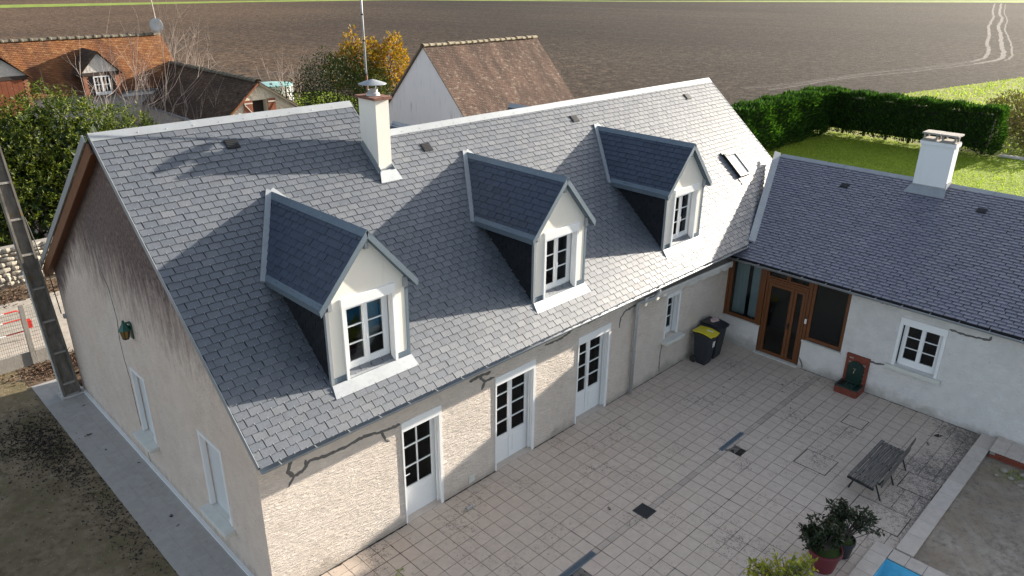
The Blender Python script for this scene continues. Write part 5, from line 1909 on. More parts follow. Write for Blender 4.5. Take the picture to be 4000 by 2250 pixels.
# old slatted bench
bt = thing('bench', 'weathered grey slatted bench with a broken back rail', 'bench', (10.8, -5.9, 0))
for k in range(6):
    y = -5.63 - k * .088
    z = .43 - .035 * (k / 5) + (.012 if k in (0,) else 0)
    m = MB()
    n = 7
    vs = []
    for i in range(n + 1):
        x = 9.90 + (11.66 - 9.90) * i / n + (random.uniform(-.012, .012) if i in (0, n) else 0)
        dz = .006 * math.sin(i * 1.3 + k)
        for yy, zz in ((y - .036, z + dz), (y + .036, z + dz + .002), (y + .036, z + dz + .028), (y - .036, z + dz + .026)):
            vs.append((x, yy, zz))
    m.add(vs, [(4 * i + a, 4 * i + (a + 1) % 4, 4 * i + 4 + (a + 1) % 4, 4 * i + 4 + a) for i in range(n) for a in range(4)] + [(0, 1, 2, 3), (4 * n, 4 * n + 3, 4 * n + 2, 4 * n + 1)])
    m.build('seat_slat', 'wood_grey', bt)
for k, (za, zb_, ya) in enumerate(((.40, .70, -6.17), (.30, .56, -6.165))):
    MB().hexa([(10.25, ya - .012, za - .05), (11.80 - .2 * k, ya - .05, zb_ - .04), (11.80 - .2 * k, ya - .025, zb_ - .04), (10.25, ya + .012, za - .05), (10.25, ya - .014, za + .05), (11.80 - .2 * k, ya - .055, zb_ + .05), (11.80 - .2 * k, ya - .03, zb_ + .05), (10.25, ya + .01, za + .05)]).build('back_rail', 'wood_grey', bt)
for x in (10.15, 10.88, 11.60):
    fr = MB()
    fr.beam((x, -5.58, .41), (x, -6.17, .365), .03, .028)
    fr.build('seat_bracket', 'cast_iron', bt)
    MB().tube([(x, -5.70, .40), (x - .01, -5.58, .0)], .018, 8).build('leg', 'cast_iron', bt)
    MB().tube([(x, -6.06, .38), (x + .02, -6.22, .0)], .018, 8).build('leg', 'cast_iron', bt)
    MB().tube([(x, -6.14, .36), (x, -6.20, .52)], .013, 8).build('back_stay', 'cast_iron', bt)
MB().hexa([(9.885, -5.585, .385), (9.93, -5.585, .385), (9.93, -6.12, .345), (9.885, -6.12, .345), (9.885, -5.585, .43), (9.93, -5.585, .43), (9.93, -6.12, .39), (9.885, -6.12, .39)]).build('end_bracket', 'cast_iron', bt)

# potted shrubs
def pot(x, y, rt, rb, h, mat, name, label, cat, group):
    t = thing(name, label, cat, (x, y, 0), group)
    MB().lathe([(0, .0), (rb, .0), (rt * .94, h - .07), (rt, h - .07), (rt, h), (rt * .93, h), (rt * .90, h - .06), (0, h - .06)], (x, y, 0), 32).build('pot', mat, t, smooth=False)
    m = MB()
    m.lathe([(rt * .91, h - .055), (rt * .6, h - .03), (0, h - .02)], (x, y, 0), 20)
    m.build('moss', 'moss', t, smooth=True)
    return t


def shrub(t, base, blobs, nst, nleaf, L0, mat, bark='bark', spread=.6, droop=.1):
    """stems into blobs (centre, radii), leaves along twig ends"""
    P, Dr = [], []
    base = Vector(base)
    for c, r in blobs:
        c, r = Vector(c), Vector(r)
        for k in range(nst):
            d = Vector(rng.normal(size=3)).normalized()
            rr_ = random.uniform(.45, 1.0)
            tip = c + Vector((d.x * r.x, d.y * r.y, d.z * r.z)) * rr_
            mid = base.lerp(tip, .55) + Vector((random.uniform(-.05, .05), random.uniform(-.05, .05), .08))
            MBst.tube([base + Vector((random.uniform(-.05, .05), random.uniform(-.05, .05), 0)), mid, tip], [.009, .006, .003], 5, False)
            ax = (tip - mid).normalized()
            for q in range(nleaf):
                s = random.uniform(.15, 1.05)
                p = mid.lerp(tip, s)
                a = Vector(rng.normal(size=3)).normalized()
                dd_ = (a + ax * .5 + Vector((0, 0, -droop))).normalized()
                P.append(tuple(p + dd_ * .01))
                Dr.append(tuple(dd_))
    n = len(P)
    leaf_mesh('foliage', mat, t, np.array(P), np.array(Dr), L0 * rng.uniform(.7, 1.2, n), L0 * .5 * rng.uniform(.8, 1.15, n), .18, (0, 0, 1.2))
    MBst.build('stems', bark, t, recalc=False)


MBst = MB()
t = pot(7.50, -6.19, .30, .205, .44, 'pot_red', 'potted_shrub', 'dark glossy-leaved shrub in a wine-red pot', 'potted plant', 'potted shrubs by the pool')
shrub(t, (7.5, -6.19, .40), [((7.47, -6.10, .80), (.34, .34, .30)), ((7.30, -5.98, .72), (.28, .26, .26)), ((7.62, -6.25, .80), (.28, .28, .26))], 30, 17, .085, 'leaf_camellia')
MBst = MB()
t = pot(8.08, -6.29, .215, .16, .36, 'pot_black', 'potted_shrub', 'sparse dark shrub in a black pot behind the wine-red pot', 'potted plant', 'potted shrubs by the pool')
shrub(t, (8.08, -6.29, .32), [((8.12, -6.20, .92), (.30, .28, .26)), ((8.36, -6.56, .78), (.34, .32, .22)), ((8.00, -6.05, .98), (.22, .22, .24))], 20, 13, .09, 'leaf_camellia')
MBst = MB()
t = pot(5.98, -6.12, .28, .2, .4, 'pot_red', 'potted_citrus', 'yellow-green leaved citrus bush at the bottom edge of the picture', 'potted plant', 'potted shrubs by the pool')
shrub(t, (5.98, -6.12, .36), [((6.16, -5.97, .78), (.36, .36, .28)), ((5.85, -5.68, .68), (.26, .26, .22)), ((6.45, -6.2, .80), (.28, .24, .22))], 20, 10, .095, 'leaf_citrus')
# flower-like pale leaf cluster is left to the bright leaves

# plastic bottle lying on the tiles
t = thing('plastic_bottle', 'clear crumpled plastic bottle lying on the tiles by the doors', 'bottle', (3.92, -.47, 0))
xf = lambda a, b, c: (3.88 + c * .80 + a * .0 - b * .6 * 0 + .0, -.52 + b + c * .45 * 0, .035 + a)
MB(xf).lathe([(.0, .0), (.030, .005), (.034, .05), (.029, .08), (.034, .12), (.030, .16), (.012, .21), (.012, .24), (0, .24)], (0, 0, 0), 12).build('bottle_body', 'bottle', t, smooth=True)
MB(xf).lathe([(0, .24), (.015, .24), (.015, .26), (0, .26)], (0, 0, 0), 10).build('cap', 'sticker_white', t)

# ------------------------------------------------------------------ left yard
pl = thing('utility_pole', 'grey lichen-stained concrete utility pole by the rear gable corner', 'utility pole', (-.30, 9.74, 0))
H, w0, w1, d0, d1 = 11.0, .20, .10, .155, .085
lerp = lambda a, b, s: a + (b - a) * s
def pole_pt(sx, sy, z):
    s = z / H
    return (-.30 - .042 * z + sx * lerp(w0, w1, s), 9.74 + .042 * z + sy * lerp(d0, d1, s), z)      # the pole leans a little
for s in (-1, 1):                                    # two flanges
    m = MB()
    z = 0.0
    ring = []
    for z in (0, H):
        for a, b in ((s * 1.0, -1), (s * .72, -1), (s * .72, 1), (s * 1.0, 1)):
            ring.append(pole_pt(a, b, z))
    m.add(ring, [(0, 1, 5, 4), (1, 2, 6, 5), (2, 3, 7, 6), (3, 0, 4, 7), (4, 5, 6, 7)])
    m.build('flange', 'pole_concrete', pl)
m = MB()
ring = [pole_pt(a, b, z) for z in (0, H) for a, b in ((-.72, -.45), (.72, -.45), (.72, .45), (-.72, .45))]
m.add(ring, [(0, 1, 5, 4), (1, 2, 6, 5), (2, 3, 7, 6), (3, 0, 4, 7)])
m.build('web', 'pole_concrete', pl)
for k in range(12):
    z = .35 + k * .85
    m = MB()
    ring = [pole_pt(a, b, zz) for zz in (z, z + .045) for a, b in ((-.73, -.93), (.73, -.93), (.73, .93), (-.73, .93))]
    m.add(ring, [(0, 1, 2, 3), (4, 5, 6, 7), (0, 1, 5, 4), (1, 2, 6, 5), (2, 3, 7, 6), (3, 0, 4, 7)])
    m.build('rung', 'concrete_old', pl)
MB().box(-.56, -.06, 9.55, 9.93, -.01, .05).build('footing', 'concrete_pale', pl)
MB().tube([(-.515, 9.66, .05), (-.63, 9.79, 3.4)], .022, 8).build('cable_cover', 'awning_bar', pl)
MB().tube([(-.30, 9.95, 4.6), (-.10, 9.93, 3.0), (-.06, 9.9, 2.1)], .012, 6).build('cable', 'black_plastic', pl)
MB().box(-.06, -.002, 9.72, 9.80, 2.02, 2.12).build('cable_clamp', 'galvanised', pl)

fn = thing('wire_fence', 'concrete-post wire fence on a low concrete base beside the track', 'fence', (-2, 12.15, 0))
for i, x in enumerate((-.48, -2.5, -4.5, -6.5)):
    MB().hexa([(x - .06, 12.09, 0), (x + .06, 12.09, 0), (x + .06, 12.21, 0), (x - .06, 12.21, 0), (x - .05, 12.10, 1.74), (x + .05, 12.10, 1.74), (x + .05, 12.20, 1.70), (x - .05, 12.20, 1.70)]).build('post', 'concrete_old', fn)
    MB().box(x - 1.94, x - .065, 12.125, 12.175, -.05, .36).build('base_panel', 'concrete_old', fn)
    m = MB()
    for k in range(38):
        xx = x - .07 - k * .05
        m.box(xx - .0022, xx + .0022, 12.15 - .0022, 12.15 + .0022, .36, 1.62)
    for k in range(13):
        zz = .40 + k * .10
        m.box(x - 1.94, x - .06, 12.1525, 12.1565, zz - .0022, zz + .0022)
    m.build('wire_mesh', 'wire', fn, recalc=False)
MB().box(-.41, .2, 12.125, 12.175, -.05, .36).build('base_panel', 'concrete_old', fn)
m = MB()
for k in range(12):
    m.box(-.36 + k * .05 - .0022, -.36 + k * .05 + .0022, 12.148, 12.152, .36, 1.62)
for k in range(13):
    m.box(-.41, .2, 12.1525, 12.1565, .40 + k * .1 - .002, .40 + k * .1 + .002)
m.build('wire_mesh', 'wire', fn, recalc=False)

br = thing('street_barrier', 'red and white tubular barrier standing on the track behind the fence', 'barrier', (-.9, 14.0, 0))
MB().tube([(-2.1, 13.95, .0), (-2.1, 13.95, .78), (-2.0, 13.95, .88), (-.30, 14.0, .88), (-.2, 14.0, .78), (-.18, 14.0, .0)], .022, 8).build('frame', 'barrier_red', br, smooth=True)
for z in (.60, .22):
    MB().tube([(-2.1, 13.95, z), (-.2, 14.0, z)], .018, 8).build('rail', 'barrier_red', br)
    MB().tube([(-.95, 13.98, z), (-.70, 13.985, z)], .0195, 8).build('white_band', 'sticker_white', br)
MB().tube([(-.9, 13.98, .88), (-.62, 13.985, .88)], .0235, 8).build('white_band', 'sticker_white', br)
MB().box(-.24, -.02, 13.9, 14.1, .30, .52).build('flag_plate', 'barrier_red', br)

# rubble stone wall, every stone laid separately
sw_ = thing('stone_wall', 'low pale rubble stone wall under the big laurel', 'wall', (-1, 18.7, 0))
MB().box(-7, 2.6, 18.62, 19.05, -.1, 1.20).build('wall_core', 'dirt_right', sw_)
svar = []
for k in range(5):
    bm = bmesh.new()
    bmesh.ops.create_cube(bm, size=1)
    bmesh.ops.subdivide_edges(bm, edges=bm.edges, cuts=1, use_grid_fill=True)
    for v in bm.verts:
        v.co = v.co.normalized() * (.58 + .10 * random.random())
        v.co.x *= 1.05
    me = bpy.data.meshes.new('stone')
    bm.to_mesh(me)
    bm.free()
    me.materials.append(M['stone_pale'])
    svar.append(me)
z = .04
cnt = 0
while z < 1.18:
    x = -3.2 + random.uniform(0, .1)
    h = random.uniform(.11, .19)
    while x < 2.55:
        w = random.uniform(.14, .42)
        o = link('stone', random.choice(svar), sw_)
        o.location = (x + w / 2, 18.61 + random.uniform(-.03, .03), z + h / 2 + random.uniform(-.015, .015))
        o.scale = (w * .95, .16, h * random.uniform(.8, 1.0))
        o.rotation_euler = (random.uniform(-.2, .2), random.uniform(-.12, .12), random.uniform(-.15, .15))
        x += w + .012
        cnt += 1
    z += h + .008
MB().hexa([(-7, 18.55, 1.20), (2.6, 18.55, 1.20), (2.6, 19.1, 1.20), (-7, 19.1, 1.20), (-7, 18.6, 1.28), (2.6, 18.6, 1.27), (2.6, 19.05, 1.27), (-7, 19.05, 1.28)]).build('coping', 'concrete_old', sw_)

# fallen leaves and crumbs
def litter(name, n, box, mat, L0, kind='stuff'):
    P = np.stack([rng.uniform(box[0], box[1], n), rng.uniform(box[2], box[3], n), np.full(n, box[4])], 1)
    D_ = rng.normal(size=(n, 3))
    D_[:, 2] = np.abs(D_[:, 2]) * .25
    o = leaf_mesh(name, mat, None, P, D_, L0 * rng.uniform(.5, 1.3, n), L0 * .6 * rng.uniform(.5, 1.2, n), .2)
    return tag(o, kind=kind)


def clump_litter(name, n, cs, mat, L0, z):
    P = []
    for cx, cy, sx, sy, w in cs:
        k = int(n * w)
        P.append(np.stack([rng.normal(cx, sx, k), rng.normal(cy, sy, k), np.full(k, z)], 1))
    P = np.concatenate(P)
    D_ = rng.normal(size=(len(P), 3))
    D_[:, 2] = np.abs(D_[:, 2]) * .22
    o = leaf_mesh(name, mat, None, P, D_, L0 * rng.uniform(.5, 1.4, len(P)), L0 * .6 * rng.uniform(.5, 1.2, len(P)), .2)
    return tag(o, 'scattered dark fallen leaves on the bare yard beside the walkway', 'leaves', kind='stuff')


clump_litter('fallen_leaves', 3200, [(-1.5, 8.0, .38, .75, .55), (-1.25, 6.6, .22, .8, .16), (-1.15, 4.6, .18, 1.0, .1), (-2.2, 8.6, .5, .6, .1), (-1.2, 3.0, .2, .8, .05), (-3, 6, 1.2, 2.5, .04)], 'leaf_black', .055, -.022)
o = clump_litter('brown_leaves', 2600, [(.2, 11.6, .7, .3, .5), (-.6, 17.7, 1.6, .4, .5)], 'leaf_dead', .08, -.015)
o['label'] = 'drift of brown autumn leaves behind the gable corner and under the stone wall'
# dark leaf scraps lying on tiles, each on its own spot
for k, (x, y, s) in enumerate([(-.62, 7.45, .12), (-.25, 8.9, .06), (-.55, 6.6, .06), (-.35, 3.4, .09), (-.42, 3.05, .06), (-.2, 5.6, .05), (12.35, -1.5, .06), (11.6, -1.75, .05), (11.9, -1.6, .05), (13.1, -2.6, .07), (12.8, -2.75, .06), (12.2, -3.3, .05), (12.6, -3.1, .05), (6.0, -2.5, .09), (13.5, -6.3, .16), (13.0, -6.2, .09), (10.6, -3.5, .05)]):
    m = MB()
    a = random.uniform(0, 6.28)
    for q in range(3):
        b = a + q * .9
        m.poly([(x, y, .010), (x + s * math.cos(b), y + s * math.sin(b) * .6, .012 + random.uniform(0, .01)), (x + s * .7 * math.cos(b + .6), y + s * .7 * math.sin(b + .6), .014)])
    o = m.build('leaf_scrap', 'leaf_black', walk if x < 0 else patio, recalc=False)
# weeds in the joints near the first door
wd = thing('weed', 'small green weeds growing in a patio joint near the first door', 'weed', (1.9, -1.1, 0))
P, D_ = [], []
for cx, cy, n in ((1.95, -.92, 14), (1.88, -1.0, 12), (1.86, -1.24, 26), (1.82, -1.15, 12)):
    for _ in range(n):
        P.append((cx + random.gauss(0, .03), cy + random.gauss(0, .03), .0))
        D_.append((random.gauss(0, 1), random.gauss(0, 1), random.uniform(.2, .9)))
leaf_mesh('leaves', 'blade', wd, np.array(P), np.array(D_), rng.uniform(.03, .08, len(P)), rng.uniform(.01, .02, len(P)))

# stones and gravel on the bare earth
m = MB()
rr = []
for k in range(900):
    x, y = random.uniform(8.9, 14.0), -7.35 - abs(random.gauss(0, 1.1))
    s = random.uniform(.004, .011) * (1.5 if random.random() < .08 else 1)
    m.hexa([(x + s * dx * random.uniform(.6, 1.2), y + s * dy * random.uniform(.6, 1.2), -.09 + (-.02 if i < 4 else s * 1.2 + .005)) for i, (dx, dy) in enumerate([(-1, -1), (1, -1), (1, 1), (-1, 1)] * 2)])
tag(m.build('gravel', 'pebble', recalc=False), 'pale pebbles strewn over the bare earth by the kerb', 'gravel', kind='stuff')
for k, (x, y, s) in enumerate([(13.25, -7.72, .13), (13.05, -7.9, .09), (12.9, -8.12, .10), (13.35, -8.05, .08), (12.75, -8.3, .07), (12.95, -7.65, .07)]):
    o = link('garden_stone', svar[k % 5])
    o.location, o.scale, o.rotation_euler = (x, y, -.05), (s * 1.2, s, s * .8), (random.random(), random.random(), random.random())
    tag(o, ['largest pale stone against the terrace brickwork', 'pale stone second nearest the terrace bricks, left of the largest', 'pale stone in the middle of the row below the terrace', 'pale stone among weeds closest to the right picture edge', 'pale stone at the near end of the row below the terrace', 'small pale stone beside the kerb below the terrace corner'][k], 'stone', 'stones below the terrace')
P = np.stack([rng.normal(13.3, .28, 500), rng.normal(-8.0, .3, 500), np.full(500, -.08)], 1)
o = leaf_mesh('ground_cover', 'blade', None, P, np.abs(rng.normal(size=(500, 3))) * np.array([[1, 1, 1]]) * np.sign(rng.normal(size=(500, 3)) + np.array([[0, 0, 9]])), rng.uniform(.03, .07, 500), rng.uniform(.012, .03, 500))
tag(o, 'green weeds between the stones below the terrace', 'weeds', kind='stuff')
# ------------------------------------------------------------------ neighbouring houses
def tiled(o, U, V, umax, vmax, mat, parent, w=.17, e=.105, hps=None):
    st = Slates(o, U, V, w, e, hps or [(-1, 0, 0), (1, 0, umax), (0, 1, vmax)], (0, umax), (0, vmax), gap=.010, th=.016, lift=.024, jit=.006)
    return st.field('roof_tiles', mat, parent)


def ridge_tiles(a, b, n, parent, mat='ridge_tile', r=.16):
    a, b = Vector(a), Vector(b)
    d = (b - a) / n
    m = MB()
    L_ = d.length
    vs = []
    k = 8
    for s, rr_ in ((-.02, r * 1.1), (.06, r * 1.12), (.10, r * .92), (L_, r * .9)):
        for i in range(k + 1):
            a_ = math.pi * i / k
            vs.append((s, rr_ * math.cos(a_), rr_ * math.sin(a_) * .8))
    m.add(vs, [(q * (k + 1) + i, q * (k + 1) + i + 1, (q + 1) * (k + 1) + i + 1, (q + 1) * (k + 1) + i) for q in range(3) for i in range(k)])
    me = bpy.data.meshes.new('ridge_tile')
    me.from_pydata(m.v, [], m.f)
    me.materials.append(M[mat])
    X = d.normalized()
    Y = Vector((0, 0, 1)).cross(X).normalized()
    Z = X.cross(Y)
    for i in range(n):
        o = link('ridge_tile', me, parent)
        p = a + d * i + Vector((0, 0, random.uniform(-.012, .012)))
        o.matrix_basis = Matrix(((X.x, Y.x, Z.x, p.x), (X.y, Y.y, Z.y, p.y), (X.z, Y.z, Z.z, p.z), (0, 0, 0, 1)))


# barn with white gable and rose-brown tiles
X0, X1, YA, ZA, ZE = 22.0, 30.62, 23.11, 6.18, 2.7
YL, YR_ = 26.55, 19.66
b1 = thing('barn', 'barn with streaked white gable and rose-brown tiled roof behind the ridge', 'barn', (26, 23, 0))
m = MB()
m.poly([(X0, YL - .05, -.1), (X0, YR_ + .05, -.1), (X0, YR_ + .05, ZE), (X0, YA, ZA - .04), (X0, YL - .05, ZE)])
m.build('gable_wall', 'render_streaked', b1, recalc=False)
MB().poly([(X0, YR_ + .1, -.1), (X1, YR_ + .1, -.1), (X1, YR_ + .1, ZE), (X0, YR_ + .1, ZE)]).poly([(X1, YL, -.1), (X1, YR_ + .1, -.1), (X1, YR_ + .1, ZE), (X1, YA, ZA - .1), (X1, YL, ZE)]).build('wall', 'render_streaked', b1, recalc=False)
dY, dZ = YA - YR_, ZA - ZE
ln = math.hypot(dY, dZ)
V = Vector((0, dY, dZ)).normalized()
rf = MB().poly([(X0 - .08, YR_, ZE), (X1 + .1, YR_, ZE), (X1 + .1, YA, ZA), (X0 - .08, YA, ZA)]).poly([(X0 - .08, YL, ZE), (X1 + .1, YL, ZE), (X1 + .1, YA, ZA), (X0 - .08, YA, ZA)]).build('roof', 'tile_rose', b1, recalc=False)
tiled((X0 - .08, YR_, ZE + .02), (1, 0, 0), V, X1 - X0 + .18, ln, 'tile_rose', rf)
ridge_tiles((X0 - .05, YA, ZA - .01), (X1 + .1, YA, ZA + .02), 20, rf)
MB().beam((X0 - .09, YL + .05, ZE - .05), (X0 - .09, YA, ZA - .01), .10, .06, (0, .7, .7)).build('verge', 'ridge_dark', b1)
MB().beam((X0 - .05, YR_, ZE - .02), (X0 - .05, YA, ZA - .02), .06, .04, (0, -.7, .7)).build('verge', 'ridge_dark', b1)
MB().tube([(X0 - .04, 21.3, 2.05), (X0 - .10, 21.0, 2.2), (X0 - .10, 20.7, 2.05), (X0 - .08, 20.5, 2.22)], .022, 6).build('bracket', 'black_plastic', b1)

# outbuilding with the dark brown roof
YG, YB, XA, ZA2 = 22.0, 30.4, 11.83, 5.36
XLe, ZL = 9.80, 3.62
XRe = XA + (ZA2 - ZL) / math.tan(R(33.9))
b2_ = thing('outbuilding', 'small outbuilding with dark mossy brown roof and open red shutters', 'outbuilding', (11.9, 26, 0))
m = MB()
gxf = lambda u, d, z: (u, YG + d, z)
m = MB(gxf)
WNO = (11.50, 12.16, 3.95, 4.57)
wall_cells(m, XLe + .3, XRe - .2, -.1, ZL, [], 0)
xl_ = lambda z: XA - (ZA2 - z) * (XA - XLe) / (ZA2 - ZL)
xr_ = lambda z: XA + (ZA2 - z) * (XRe - XA) / (ZA2 - ZL)
m.poly([(xl_(ZL) + .25, 0, ZL), (xr_(ZL) - .25, 0, ZL), (xr_(3.95) - .2, 0, 3.95), (xl_(3.95) + .2, 0, 3.95)])
m.poly([(xl_(3.95) + .2, 0, 3.95), (WNO[0], 0, 3.95), (WNO[0], 0, WNO[3]), (xl_(WNO[3]) + .06, 0, WNO[3])])
m.poly([(WNO[1], 0, 3.95), (xr_(3.95) - .2, 0, 3.95), (xr_(WNO[3]) - .06, 0, WNO[3]), (WNO[1], 0, WNO[3])])
m.poly([(xl_(WNO[3]) + .06, 0, WNO[3]), (xr_(WNO[3]) - .06, 0, WNO[3]), (XA, 0, ZA2 - .05)])
for u in (WNO[0], WNO[1]):
    m.poly([(u, 0, 3.95), (u, .3, 3.95), (u, .3, WNO[3]), (u, 0, WNO[3])])
m.poly([(WNO[0], .3, 3.95), (WNO[1], .3, 3.95), (WNO[1], 0, 3.95), (WNO[0], 0, 3.95)])
m.build('gable_wall', 'plaster_barn', b2_, recalc=False)
MB().poly([(WNO[0] - .4, YG + .5, 3.5), (WNO[1] + .4, YG + .5, 3.5), (WNO[1] + .4, YG + .5, 4.9), (WNO[0] - .4, YG + .5, 4.9)]).build('window_dark', 'interior_dark', b2_, recalc=False)
MB(gxf).box(WNO[0] - .02, WNO[1] + .02, -.03, .28, 3.89, 3.945).build('sill', 'sill_stone', b2_)
for u0, u1, s in ((11.08, 11.48, 1), (12.20, 12.58, -1)):
    sh = None
    for k in range(4):
        a, b = u0 + (u1 - u0) * k / 4, u0 + (u1 - u0) * (k + 1) / 4
        q = MB(gxf).box(a + .004, b - .004, -.07, -.045, 3.92, 4.60)
        if k == 0:
            sh = q.build('shutter', 'shutter_red', b2_)
        else:
            q.build('board', 'shutter_red', sh)
    MB(gxf).box(u0 + .01, u1 - .01, -.095, -.071, 4.45, 4.50).build('rail', 'wood_pale', sh)
    MB(gxf).beam((u0 + (.02 if s > 0 else .36), -.085, 4.42), (u1 - (.02 if s > 0 else .36), -.085, 3.98), .02, .035, (0, 0, 1)).build('brace', 'wood_pale' if s > 0 else 'shutter_red', sh)
MB(gxf).box(10.78, 10.88, -.12, -.002, 4.02, 4.10).build('wall_lamp', 'sill_stone', b2_)
MB().poly([(XLe + .25, YG, -.1), (XLe + .25, YB, -.1), (XLe + .25, YB, ZL + .1), (XLe + .25, YG, ZL + .1)]).build('wall', 'plaster_old', b2_, recalc=False)
rf = MB().poly([(XLe, YG - .12, ZL), (XLe, YB + .4, ZL), (XA, YB + .9, ZA2), (XA, YG - .12, ZA2)]).poly([(XRe, YG - .12, ZL), (XRe, YB, ZL), (XA, YB + .9, ZA2), (XA, YG - .12, ZA2)]).build('roof', 'tile_brown', b2_, recalc=False)
Vl = Vector((XA - XLe, 0, ZA2 - ZL))
tiled((XLe, YB + .9, ZL + .02), (0, -1, 0), Vl, YB + 1.02 - YG, Vl.length, 'tile_brown', rf)
Vr = Vector((XA - XRe, 0, ZA2 - ZL))
tiled((XRe, YG - .12, ZL + .02), (0, 1, 0), Vr, YB + 1.0 - YG, Vr.length, 'tile_brown', rf)
ridge_tiles((XA, YG - .12, ZA2), (XA, YB + .9, ZA2), 24, rf, 'ridge_dark', .145)
MB().beam((xl_(ZL), YG - .13, ZL - .0), (XA, YG - .13, ZA2 + .0), .04, .07, (0, 0, 1), -.08).build('verge', 'shutter_red', b2_)
MB().beam((xr_(ZL), YG - .13, ZL - .0), (XA, YG - .13, ZA2 + .0), .04, .06, (0, 0, 1), -.07).build('verge', 'ridge_dark', b2_)
gutter((XLe - .05, YG, ZL - .03), (XLe - .05, YB, ZL - .03), .07, b2_, (-1, 0, 0))

# orange-roofed house
YR3, ZR3, XE3 = 32.5, 6.66, 11.95
PZ = math.tan(R(43.5))
YE3 = 30.05
ZE3 = ZR3 - (YR3 - YE3) * PZ
b3 = thing('neighbour_house', 'old house with lichened orange tiled roof, brick dormers and white windows', 'house', (6, 31, 0))
XB3 = -4.0
rf = MB().poly([(XB3, YE3, ZE3), (XE3 + .1, YE3, ZE3), (XE3 + .1, YR3, ZR3), (XB3, YR3, ZR3)]).poly([(XB3, YR3 + 2.6, ZE3), (XE3 + .1, YR3 + 2.6, ZE3), (XE3 + .1, YR3, ZR3), (XB3, YR3, ZR3)]).build('roof', 'tile_orange', b3, recalc=False)
V3 = Vector((0, YR3 - YE3, ZR3 - ZE3))
tiled((XB3, YE3, ZE3 + .02), (1, 0, 0), V3, XE3 + .1 - XB3, V3.length, 'tile_orange', rf)
ridge_tiles((XB3, YR3, ZR3), (XE3 + .1, YR3, ZR3), 40, rf, 'ridge_dark', .145)
MB().poly([(XB3, YE3 + .25, -.1), (XE3, YE3 + .25, -.1), (XE3, YE3 + .25, ZE3 + .1), (XB3, YE3 + .25, ZE3 + .1)]).poly([(XE3, YE3 + .25, -.1), (XE3, YR3 + 2.5, -.1), (XE3, YR3 + 2.5, ZE3), (XE3, YR3, ZR3 - .1), (XE3, YE3 + .25, ZE3 + .1)]).build('wall', 'plaster_old', b3, recalc=False)
gutter((8.9, YE3 - .05, ZE3 - .02), (10.9, YE3 - .05, ZE3 - .02), .065, b3, (0, -1, 0))
MB().box(8.9, 11.8, YE3 + .02, YE3 + .24, ZE3 - .26, ZE3 - .08).build('cornice', 'white_paint', b3)


def old_dormer(cx, half, zb_, ze_, zt_, win, label):
    YF = 29.95
    xf = lambda u, d, z: (cx + u, YF + d, z)
    m = MB(xf)
    m.poly([(-half, 0, ze_), (half, 0, ze_), (0, 0, zt_ - .08)])
    dm = m.build('dormer', 'plaster_old', b3, recalc=False)
    dm['label'] = label
    m = MB(xf)
    m.box(-half, half, -.03, .05, ze_ - .16, ze_ - .01)
    m.build('lintel', 'bark_dark', dm)
    for s in (-1, 1):
        r_ = 0
        z = zb_
        while z < ze_ - .18:
            w_ = .16 if r_ % 2 else .22
            a, b = (s * half, s * (half - w_))
            MB(xf).box(min(a, b), max(a, b), -.01, .06, z, z + .062).build('brick', 'brick_pale', dm, recalc=False)
            z += .072
            r_ += 1
        MB(xf).poly([(s * half * .98, .06, zb_), (s * half * .98, 2.2, zb_), (s * half * .98, 2.2, ze_), (s * half * .98, .06, ze_)]).build('cheek', 'tile_brown', dm, recalc=False)
        o_ = Vector((cx + s * (half + .16), YF - .12, ze_ - .14))
        Vd = Vector((-s * (half + .16), 0, zt_ - ze_ + .14))
        ymx = 2.6
        MB().poly([tuple(o_), tuple(o_ + Vector((0, ymx * .5, 0))), tuple(o_ + Vd + Vector((0, ymx * .85, 0))), tuple(o_ + Vd)]).build('roof_deck', 'tile_brown', dm, recalc=False)
        st = Slates(tuple(o_ + Vector((0, 0, .02))), (0, 1, 0), Vd, .17, .105, [(-1, 0, 0), (1, -.55, ymx * .5), (0, 1, Vd.length)], (0, ymx), (0, Vd.length), gap=.01, th=.016, lift=.024)
        st.field('roof_tiles', 'tile_orange' if s > 0 else 'tile_brown', dm)
    MB(xf).poly([(-half + .2, .04, zb_), (half - .2, .04, zb_), (half - .2, .04, ze_), (-half + .2, .04, ze_)]).build('opening', 'interior_dark', dm, recalc=False)
    if win:
        u0, u1, z0, z1 = win
        MB(xf).box(u0, u1, -.02, .03, z0, z0 + .14).box(u0, u0 + .05, -.02, .03, z0 + .14, z1).box(u1 - .05, u1, -.02, .03, z0 + .14, z1).box(u0 + .05, u1 - .05, -.019, .029, z1 - .05, z1).box((u0 + u1) / 2 - .04, (u0 + u1) / 2 + .04, -.021, .028, z0 + .14, z1 - .05).build('window_frame', 'white_pvc', dm)
        for a, b in ((u0 + .05, (u0 + u1) / 2 - .04), ((u0 + u1) / 2 + .04, u1 - .05)):
            MB(xf).box((a + b) / 2 - .012, (a + b) / 2 + .012, -.012, .02, z0 + .14, z1 - .05).box(a, b, -.011, .019, (z0 + z1) / 2 + .03, (z0 + z1) / 2 + .055).build('glazing_bar', 'white_pvc', dm)
            for i in range(2):
                for j in range(2):
                    MB(xf).box(a + (b - a) * i / 2, a + (b - a) * (i + 1) / 2, .005, .009, z0 + .14 + (z1 - z0 - .19) * j / 2, z0 + .14 + (z1 - z0 - .19) * (j + 1) / 2).build('pane', 'glass', dm, recalc=False)
    else:
        for k in range(6):
            MB(xf).box(-half + .2 + k * (2 * half - .4) / 6 + .005, -half + .2 + (k + 1) * (2 * half - .4) / 6 - .005, -.01, .03, zb_ - .5, ze_ - .17).build('board', 'shutter_red', dm, recalc=False)


